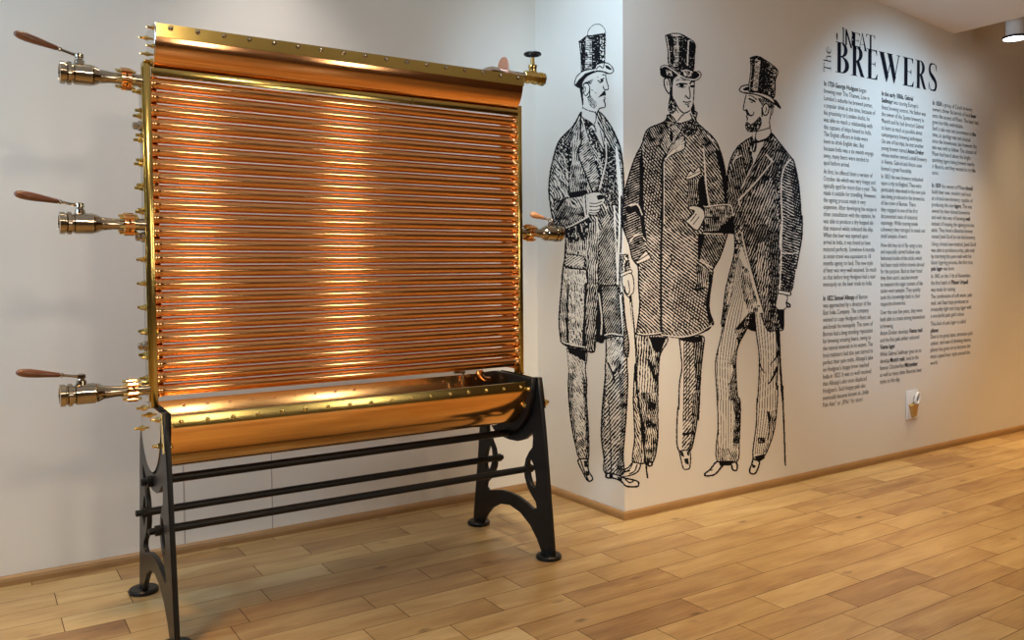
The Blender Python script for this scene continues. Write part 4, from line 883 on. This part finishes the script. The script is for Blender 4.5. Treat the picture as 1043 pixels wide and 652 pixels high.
def gS(X, Z, w, h):
    c = catmull([(.86, .80), (.74, .95), (.50, .985), (.25, .93), (.15, .78), (.24, .62), (.50, .49), (.76, .36), (.84, .20), (.72, .05), (.45, .015), (.22, .07), (.09, .26)], False, 8)
    n = len(c); m = np.zeros(X.shape, bool)
    for i, ((xa, ya), (xb, yb)) in enumerate(zip(c, c[1:])):
        t = i/n; wd = .025 + .12*max(0, 1-abs(t-.5)/.42)
        dx, dy = (xb-xa)*w, (yb-ya)*h; L = dx*dx+dy*dy; q = np.clip((((X-xa)*w)*dx+((Z-ya)*h)*dy)/L, 0, 1)
        m |= np.hypot((X-xa)*w-q*dx, (Z-ya)*h-q*dy) < wd*w
    return m | P_in(X, Z, [(.84, .74), (.89, .74), (.89, 1.0), (.84, .90)]) | P_in(X, Z, [(.05, .0), (.09, .08), (.11, .30), (.06, .30)])
def gG(X, Z, w, h):
    m = ell(X, Z, .55, .5, .5, .5) & ~ell(X, Z, .62, .5, .40, .46); m &= ~R(X, Z, .72, 1.2, .42, .80)
    return m | R(X, Z, .74, .90, .05, .42)
def gA(X, Z, w, h):
    return P_in(X, Z, [(.42, 1), (.50, 1), (.95, 0), (.75, 0)]) | P_in(X, Z, [(.42, .93), (.46, .93), (.14, 0), (.09, 0)]) | R(X, Z, .24, .66, .33, .36) | R(X, Z, 0, .25, 0, .025) | R(X, Z, .64, 1, 0, .025)
def gT(X, Z, w, h):
    return R(X, Z, .42, .60, 0, 1) | R(X, Z, .28, .74, 0, .025) | R(X, Z, .02, .98, .97, 1) | P_in(X, Z, [(0, .80), (.03, .80), (.12, .97), (0, .97)]) | P_in(X, Z, [(1, .80), (.97, .80), (.88, .97), (1, .97)])
title = thing('wall_title', 'large navy-black serif lettering The Great Brewers printed high on the white wall', 'wall lettering', (5.0, YR, 2.8))
TO = Vector((-5.0, -YR, -2.8))
ZT = 2.797
for g, xa, xb in ((gB, 4.452, 4.604), (gR, 4.625, 4.785), (gE, 4.806, 4.940), (gW, 4.950, 5.224), (gE, 5.252, 5.396), (gR, 5.418, 5.565), (gS, 5.588, 5.716)):
    wall_raster('letter', xa, ZT, xb-xa, .212, 620, g, M_ink_t, title).location = TO
def thin(g):
    return lambda X, Z, w, h: g(X, Z, w, h)
# the smaller word above interlocks with the big one, its letters crossing and cut where they meet
for g, xa, xb, za, zb in ((lambda X, Z, w, h: gG(X, Z, w, h) & (X < .20) & (Z < .75), 4.452, 4.560, 3.000, 3.090), (lambda X, Z, w, h: R(X, Z, .3, .7, .1, 1) | P_in(X, Z, [(.3, 1), (0, 1), (.3, .9)]) | P_in(X, Z, [(.3, .1), (.7, .1), (.0, .0)]), 4.520, 4.555, 2.985, 3.115), (lambda X, Z, w, h: R(X, Z, .0, .14, .1, 1) | P_in(X, Z, [(0, 1), (.12, 1), (.62, .0), (.45, .0)]) | (gR(X, Z, w, h) & (X > .55)), 4.560, 4.690, 2.985, 3.108), (lambda X, Z, w, h: gE(X, Z, w, h) & (X > .2), 4.625, 4.735, 2.990, 3.100), (gA, 4.705, 4.812, 2.985, 3.108), (gT, 4.800, 4.905, 2.990, 3.110)):
    wall_raster('small_letter', xa, za, xb-xa, zb-za, 620, g, M_ink_t, title).location = TO
def rot_word(X, Z, w, h):
    # 'The' turned to read upwards: u runs up, v runs left
    u, v = Z, 1-X; m = np.zeros(X.shape, bool)
    m |= R(u, v, .145, .185, .0, .96) | R(u, v, .0, .33, .92, .96) | R(u, v, .0, .02, .80, .96) | R(u, v, .31, .33, .80, .96) | R(u, v, .08, .25, 0, .04)
    m |= R(u, v, .42, .455, 0, 1) | R(u, v, .38, .49, 0, .04) | (ell(u, v, .53, .36, .11, .26) & ~ell(u, v, .52, .34, .08, .23) & (v > .36)) | R(u, v, .60, .64, 0, .38) | R(u, v, .57, .67, 0, .04)
    m |= (ell(u, v, .85, .30, .13, .32) & ~ell(u, v, .87, .30, .10, .27) & ~((u > .9) & (v > .05) & (v < .30))) | R(u, v, .75, .96, .30, .34)
    return m
wall_raster('turned_word', 4.318, 2.785, .082, .178, 700, rot_word, M_ink_t, title).location = TO

COL1 = [["*In 1750 George Hodgson* began", "brewing near The Thames, Low in", "London's suburbs he brewed porter,", "a popular drink at the time, because of", "his proximity to London docks, he", "was able to reach a relationship with", "the captains of ships bound to India.", "The English officers in India were", "keen to drink English ales. But", "because India was a six month voyage", "away, many beers were tended to", "spoil before arrival."],
 ["At first, he offered them a version of", "October ale which was very hoppy and", "typically aged for more than a year. This", "made it suitable for travelling. However,", "the ageing process made it very", "expensive. After developing his recipe in", "close consultation with the captains, he", "was able to produce a dry hopped ale", "that matured whilst onboard the ship.", "When the beer was opened upon", "arrival in India, it was found to have", "matured perfectly. Somehow 6 months", "at ocean travel was equivalent to 18", "months ageing on land. The new style", "of beer was very well received. So much", "so that before long Hodgson had a near", "monopoly on the beer trade to India."],
 ["*In 1822 Samuel Allsopp* of Burton", "was approached by a director of the", "East India Company. The company", "wanted to copy Hodgson's finest ale", "and break his monopoly. The town of", "Burton had a long standing reputation", "for brewing amazing beers, owing to", "the natural minerals in its waters. The", "local maltsters had also just started to", "perfect their pale malts. Allsopp's take", "on Hodgson's hoppy brew reached", "India in 1823. It was so well received", "that Allsopp's ales soon displaced", "Hodgson's. Such hoppy pale ales", "eventually became known as \u201eIndia", "Pale Ales\u201c or \u201eIPAs\u201c for short."]]
COL2 = [["*In the early 1830s, Gabriel*", "*Sedlmayr* was touring Europe's", "finest brewing centres. His father was", "the owner of the Spaten brewery in", "Munich and he had directed Gabriel", "to learn as much as possible about", "contemporary brewing techniques.", "On one of his trips, he met another", "young brewer named *Anton Dreher*", "whose mother owned a small brewery", "in Vienna. Gabriel and Anton soon", "formed a great friendship."],
 ["In 1833 the two brewers embarked", "upon a trip to England. They were", "particularly interested in the new pale", "ales being produced in the breweries", "of the town of Burton. There", "they engaged in one of the first", "documented cases of industrial", "espionage. While touring inside", "a brewery they managed to sneak out", "small samples of wort."],
 ["How did they do it? By using a rare", "and especially carved hollow tube", "fashioned inside of the sticks which", "had been made before travels abroad", "for the purpose. Back at their hotel", "they then used a saccharometer", "to measure the sugar content of the", "stolen wort samples. They quickly", "took this knowledge back to their", "respective breweries."],
 ["Over the next few years, they were", "both able to create strong innovations", "in brewing.", "Anton Dreher develops *Vienna malt*", "and the first pale amber coloured", "*Vienna lager.*"],
 ["While Gabriel Sedlmayr goes on to", "develop *Munich malt*, used in the", "famous Oktoberfest *M\u00e4rzenbier*", "as well as many other Bavarian beer", "styles to this day."]]
COL3 = [["*In 1838* a group of Czech brewery", "owners threw 36 barrels of local *beer*", "onto the streets of Pilsen. The beer had", "gone horribly undrinkable.", "Such a tale was not uncommon at *the*", "time, as spoilage was not unusual", "since the brewhouse, but however the", "tale was told to follow. The citizens of", "Pilsen had heard about the bright", "sparkling lagers being brewed nearby", "in Bavaria, and they wanted to try *the*", "same."],
 ["*In 1839* the owners of Pilsen *should*", "build their own, modern and local", "at a brand new brewery, capable of", "producing the new *lagers.* This was", "owned by their shared breweries", "and with this way of brewing *well*", "instead of keeping the ageing process", "aside. They hired a Bavarian brewer", "named Josef Groll to run the brewery."],
 ["Using a brand new method, Josef Groll", "was able to produce a crisp, pale malt", "by marrying this pure malt with his", "latest lagering process, the first true", "*pale lager* was born."],
 ["In 1842 on the 11th of November,", "the first batch of *Pilsner Urquell*", "was made for tasting."],
 ["The combination of soft water, pale", "malt, and Saaz hops produced an", "irresistibly light and crisp lager with", "a wonderful pale gold colour."],
 ["This kind of pale lager is called", "*pilsner.*"],
 ["Due to its great taste, attractive pale", "colour, and ease of drinking nature,", "pilsner has gone on to become the", "most copied beer style around the", "world."]]
_tc = {}
def text_geo(txt, bold):
    key = (txt, bold)
    if key in _tc: return _tc[key]
    cu = bpy.data.curves.new('t', 'FONT'); cu.body = txt; cu.size = 1; cu.resolution_u = 2; cu.fill_mode = 'FRONT'
    cu.offset = .018 if bold else -.004
    t = bpy.data.objects.new('t', cu); C.objects.link(t); dg = bpy.context.evaluated_depsgraph_get(); dg.update()
    me = bpy.data.meshes.new_from_object(t.evaluated_get(dg)); bpy.data.objects.remove(t); bpy.data.curves.remove(cu)
    n = len(me.vertices); co = np.empty(n*3); me.vertices.foreach_get('co', co); co = co.reshape(-1, 3)
    polys = [tuple(p.vertices) for p in me.polygons]; bpy.data.meshes.remove(me)
    r = (co, polys, co[:, 0].max() if n else 0); _tc[key] = r; return r
def column(x0, ytops, paras, scale_x, size, label):
    t = thing('text_column', label, 'wall text', (x0, YR, 1.6), 'columns of small wall text')
    for (za, zb), lines in zip(ytops, paras):
        V, F = [], []
        for i, ln in enumerate(lines):
            z = za + (zb-za)*i/max(1, len(lines)-1) if len(lines) > 1 else za
            x = x0; segs = [q for q in re.split(r'(\*[^*]+\*)', ln) if q]
            for sgm in segs:
                b = sgm.startswith('*'); tx = sgm.strip('*') if b else sgm; lead = len(tx)-len(tx.lstrip())
                x += lead*.26*size*scale_x; trail = len(tx)-len(tx.rstrip())
                co, polys, wd = text_geo(tx.strip(), b); k = len(V)
                V += [(x+c[0]*size*scale_x, YT, z+c[1]*size-.27*size) for c in co]; F += [tuple(k+j for j in p) for p in polys]
                x += wd*size*scale_x + trail*.26*size*scale_x
        me = bpy.data.meshes.new('paragraph'); me.from_pydata(V, [], F); me.update()
        o = link('paragraph', me, M_ink, t); o.location = (-x0, -YR, -1.6)
import re
def zline(x, py): 
    lo, hi = 0., 4.
    d = ray_dir(*[0, 0])
    # height on the wall of a photographed row near wall position x
    P = Vector((x, YR, 0)) - Vector(CO); 
    for _ in range(40):
        m = (lo+hi)/2; Q_ = Vector((x, YR, m)) - Vector(CO); zc = Q_.dot(FX); v = 326+CAM['sh'] - CAM['f']*Q_.dot(UX)/zc
        if v > py: lo = m
        else: hi = m
    return m
def zz_(x, L): return [(zline(x, a), zline(x, b)) for a, b in L]
column(4.325, zz_(4.34, [(85.5, 166.0), (175, 290), (304.3, 413)]), COL1, .78, .048, 'first column of small black text on the white wall, nearest the engraved men')
column(4.990, zz_(5.0, [(95.5, 171.8), (179.8, 240.6), (250, 310), (318.7, 354), (361.4, 389.2)]), COL2, .78, .048, 'middle of the three columns of small black text on the white wall')
column(5.650, zz_(5.66, [(105, 176), (189, 241), (248.7, 274), (281.6, 295.4), (302.4, 322.2), (330.2, 337.1), (343.3, 370.2)]), COL3, .86, .048, 'third column of small black text on the white wall, furthest from the engraved men')

# ------------------------------------------------------------------ wall socket
sk = thing('wall_socket', 'small white wall plate with a gold-coloured plug low on the white wall below the text', 'socket', (5.403, YR, .39))
SO = Vector((-5.403, -YR, -.39))
def sp(name, bm, mat, parent=None, **k):
    o = obj(name, bm, mat, parent or sk, **k)
    if parent is None: o.location = SO
    return o
bm = bmesh.new(); box(bm, (5.325, YR-.012, .277), (5.480, YR-.0005, .503), .008); sp('plate', bm, M_white)
bm = bmesh.new(); pts = [(5.395+.030*math.cos(a)*1.0, 0, .335+.045*math.sin(a)) for a in [2*math.pi*i/24 for i in range(24)]]
pa = [bm.verts.new((x, YR-.012, z)) for x, _, z in [(5.353, 0, .375), (5.375, 0, .300), (5.395, 0, .290), (5.420, 0, .300), (5.440, 0, .375), (5.452, 0, .400), (5.425, 0, .410), (5.345, 0, .392)]]
pb = [bm.verts.new((v.co.x*.85+5.396*.15, YR-.034, v.co.z*.85+.345*.15)) for v in pa]
bm.faces.new(pa); bm.faces.new(pb[::-1])
for k in range(8): bm.faces.new((pa[k], pa[(k+1) % 8], pb[(k+1) % 8], pb[k]))
sp('plug', bm, M_gold)
bm = bmesh.new(); ring = [(5.432+.026*math.cos(a)+.010*math.sin(a), YR-.030, .438+.040*math.sin(a)) for a in [2*math.pi*i/24 for i in range(25)]]
tube(bm, ring, .009, 10, False); sp('plug_ring', bm, M_white)
bm = bmesh.new(); lathe(bm, [(0, .022), (.006, .022)], (5.432, YR-.014, .438), (0, -1, 0), 20); sp('socket_hole', bm, simple('dark_olive', (.10, .08, .03), .5))

# ------------------------------------------------------------------ ceiling spot at the right edge
sx, sy, sz = 6.055, -.47, 3.155
sl = thing('ceiling_spotlight', 'white cylindrical ceiling spotlight with a glowing lens at the top right edge', 'spotlight', (sx, sy, HC))
bm = bmesh.new(); lathe(bm, [(0, .062), (HC-sz-.02, .062)], (sx, sy, sz+.02), (0, 0, 1), 32); o = obj('housing', bm, M_ceil, sl); o.location = (-sx, -sy, -HC)
bm = bmesh.new(); lathe(bm, [(0, .080), (.004, .086), (.016, .086), (.020, .062), (.020, .05)], (sx, sy, sz+.004), (0, 0, 1), 32, caps=False); o = obj('trim_ring', bm, M_black, sl); o.location = (-sx, -sy, -HC)
def emit(name, col, st):
    m = bpy.data.materials.new(name); m.use_nodes = True; nt = m.node_tree; nt.nodes.clear()
    e = nt.nodes.new('ShaderNodeEmission'); e.inputs[0].default_value = (*col, 1); e.inputs[1].default_value = st
    q = nt.nodes.new('ShaderNodeOutputMaterial'); nt.links.new(e.outputs[0], q.inputs[0]); return m
bm = bmesh.new(); lathe(bm, [(0, .02), (.002, .05), (.008, .078)], (sx, sy, sz-.004), (0, 0, 1), 32); o = obj('lens', bm, emit('lamp_lens', (.80, .88, 1.0), 9), sl); o.location = (-sx, -sy, -HC)

# ------------------------------------------------------------------ light
def spot(name, loc, to, power, col, ang, blend=.5, size=.05):
    l = bpy.data.lights.new(name, 'SPOT'); l.energy = power; l.color = col; l.spot_size = math.radians(ang); l.spot_blend = blend; l.shadow_soft_size = size
    o = bpy.data.objects.new(name, l); C.objects.link(o); o.location = loc
    o.rotation_euler = (Vector(to)-Vector(loc)).to_track_quat('-Z', 'Y').to_euler(); return o
def area(name, loc, to, power, col, sx_, sy_):
    l = bpy.data.lights.new(name, 'AREA'); l.shape = 'RECTANGLE'; l.size = sx_; l.size_y = sy_; l.energy = power; l.color = col
    o = bpy.data.objects.new(name, l); C.objects.link(o); o.location = loc
    o.rotation_euler = (Vector(to)-Vector(loc)).to_track_quat('-Z', 'Y').to_euler(); return o
COOL = (.52, .74, 1.0); NEUT = (1.0, .90, .78); WARM = (1.0, .60, .22)
spot('text_spot', (5.0, -2.3, 3.30), (5.08, -.06, 2.05), 150, (.47, .72, 1.0), 62, .9, .08)
spot('corner_spot', (1.30, -.70, 3.58), (2.66, .22, 2.4), 70, COOL, 74, 1.0, .12)
spot('ceiling_spot', (sx, sy-.1, sz-.02), (sx+.3, sy-.2, 0), 28, WARM, 70, .9, .06)
spot('wall_fill_spot', (.75, .30, ceil_z(.75)-.04), (.75, .62, 0), 34, (1.0, .93, .90), 84, 1.0, .12)  # added lamp, brightens the wall behind and below the cooler
spot('unseen_room_spot', (.5, -5.0, 3.65), (-.2, .3, 1.35), 90, (1.0, .80, .60), 40, .9, .2)
spot('unseen_room_spot', (1.25, -1.7, 3.52), (2.50, .25, .55), 200, NEUT, 40, 1.0, .12)  # added unseen lamp that lifts the lower side face of the projecting wall
for x_, y_, e_ in ((-.9, -.9, 240), (.6, -2.4, 120), (2.5, -1.25, 125), (4.3, -1.3, 110), (6.4, -1.25, 150), (7.8, -1.25, 300), (-2.7, -.9, 230)):
    spot('unseen_room_spot', (x_, y_, ceil_z(x_)-.03 if x_ < XE else HC-.03), (x_, y_, 0), e_, WARM, 66, 1.0, .22)  # added warm fill for floor and low walls, out of view without fixtures
for x_, e_ in ((3.0, 62), (4.3, 55), (5.5, 55), (6.9, 95)):
    spot('wall_fill_spot', (x_, -.72, ceil_z(x_)-.03 if x_ < XE else HC-.03), (x_, -.50, 0), e_, (1.0, .76, .48), 62, 1.0, .2)  # added lamps close to the front face to brighten its lower part
spot('wall_fill_spot', (-.3, .05, ceil_z(-.3)-.03), (-.3, .40, 0), 26, (1.0, .76, .48), 66, 1.0, .2)  # added fill for the left end of the back wall, no fixture built
for a, b in WIN: area('window_light', ((a+b)/2, YF+.02, (WZ0+WZ1)/2), ((a+b)/2, 0, 1.2), 8, (1.0, .86, .70), b-a-.1, WZ1-WZ0-.1)
area('window_light', (XL+.02, -1.0, 2.5), (-.2, 0.7, 3.3), 135, (.50, .74, 1.0), 1.6, 1.4)  # added cool daylight from the left; no window is built in that wall
w = bpy.data.worlds.new('world'); bpy.context.scene.world = w; w.use_nodes = True
bg = w.node_tree.nodes['Background']; bg.inputs[0].default_value = (.75, .85, 1, 1); bg.inputs[1].default_value = 1.0
sc_ = bpy.context.scene; vs_ = sc_.view_settings
sc_.display_settings.display_device = 'sRGB'; vs_.view_transform = 'Standard'; vs_.look = 'None'; vs_.exposure = 1.0; vs_.gamma = 1; vs_.use_curve_mapping = False
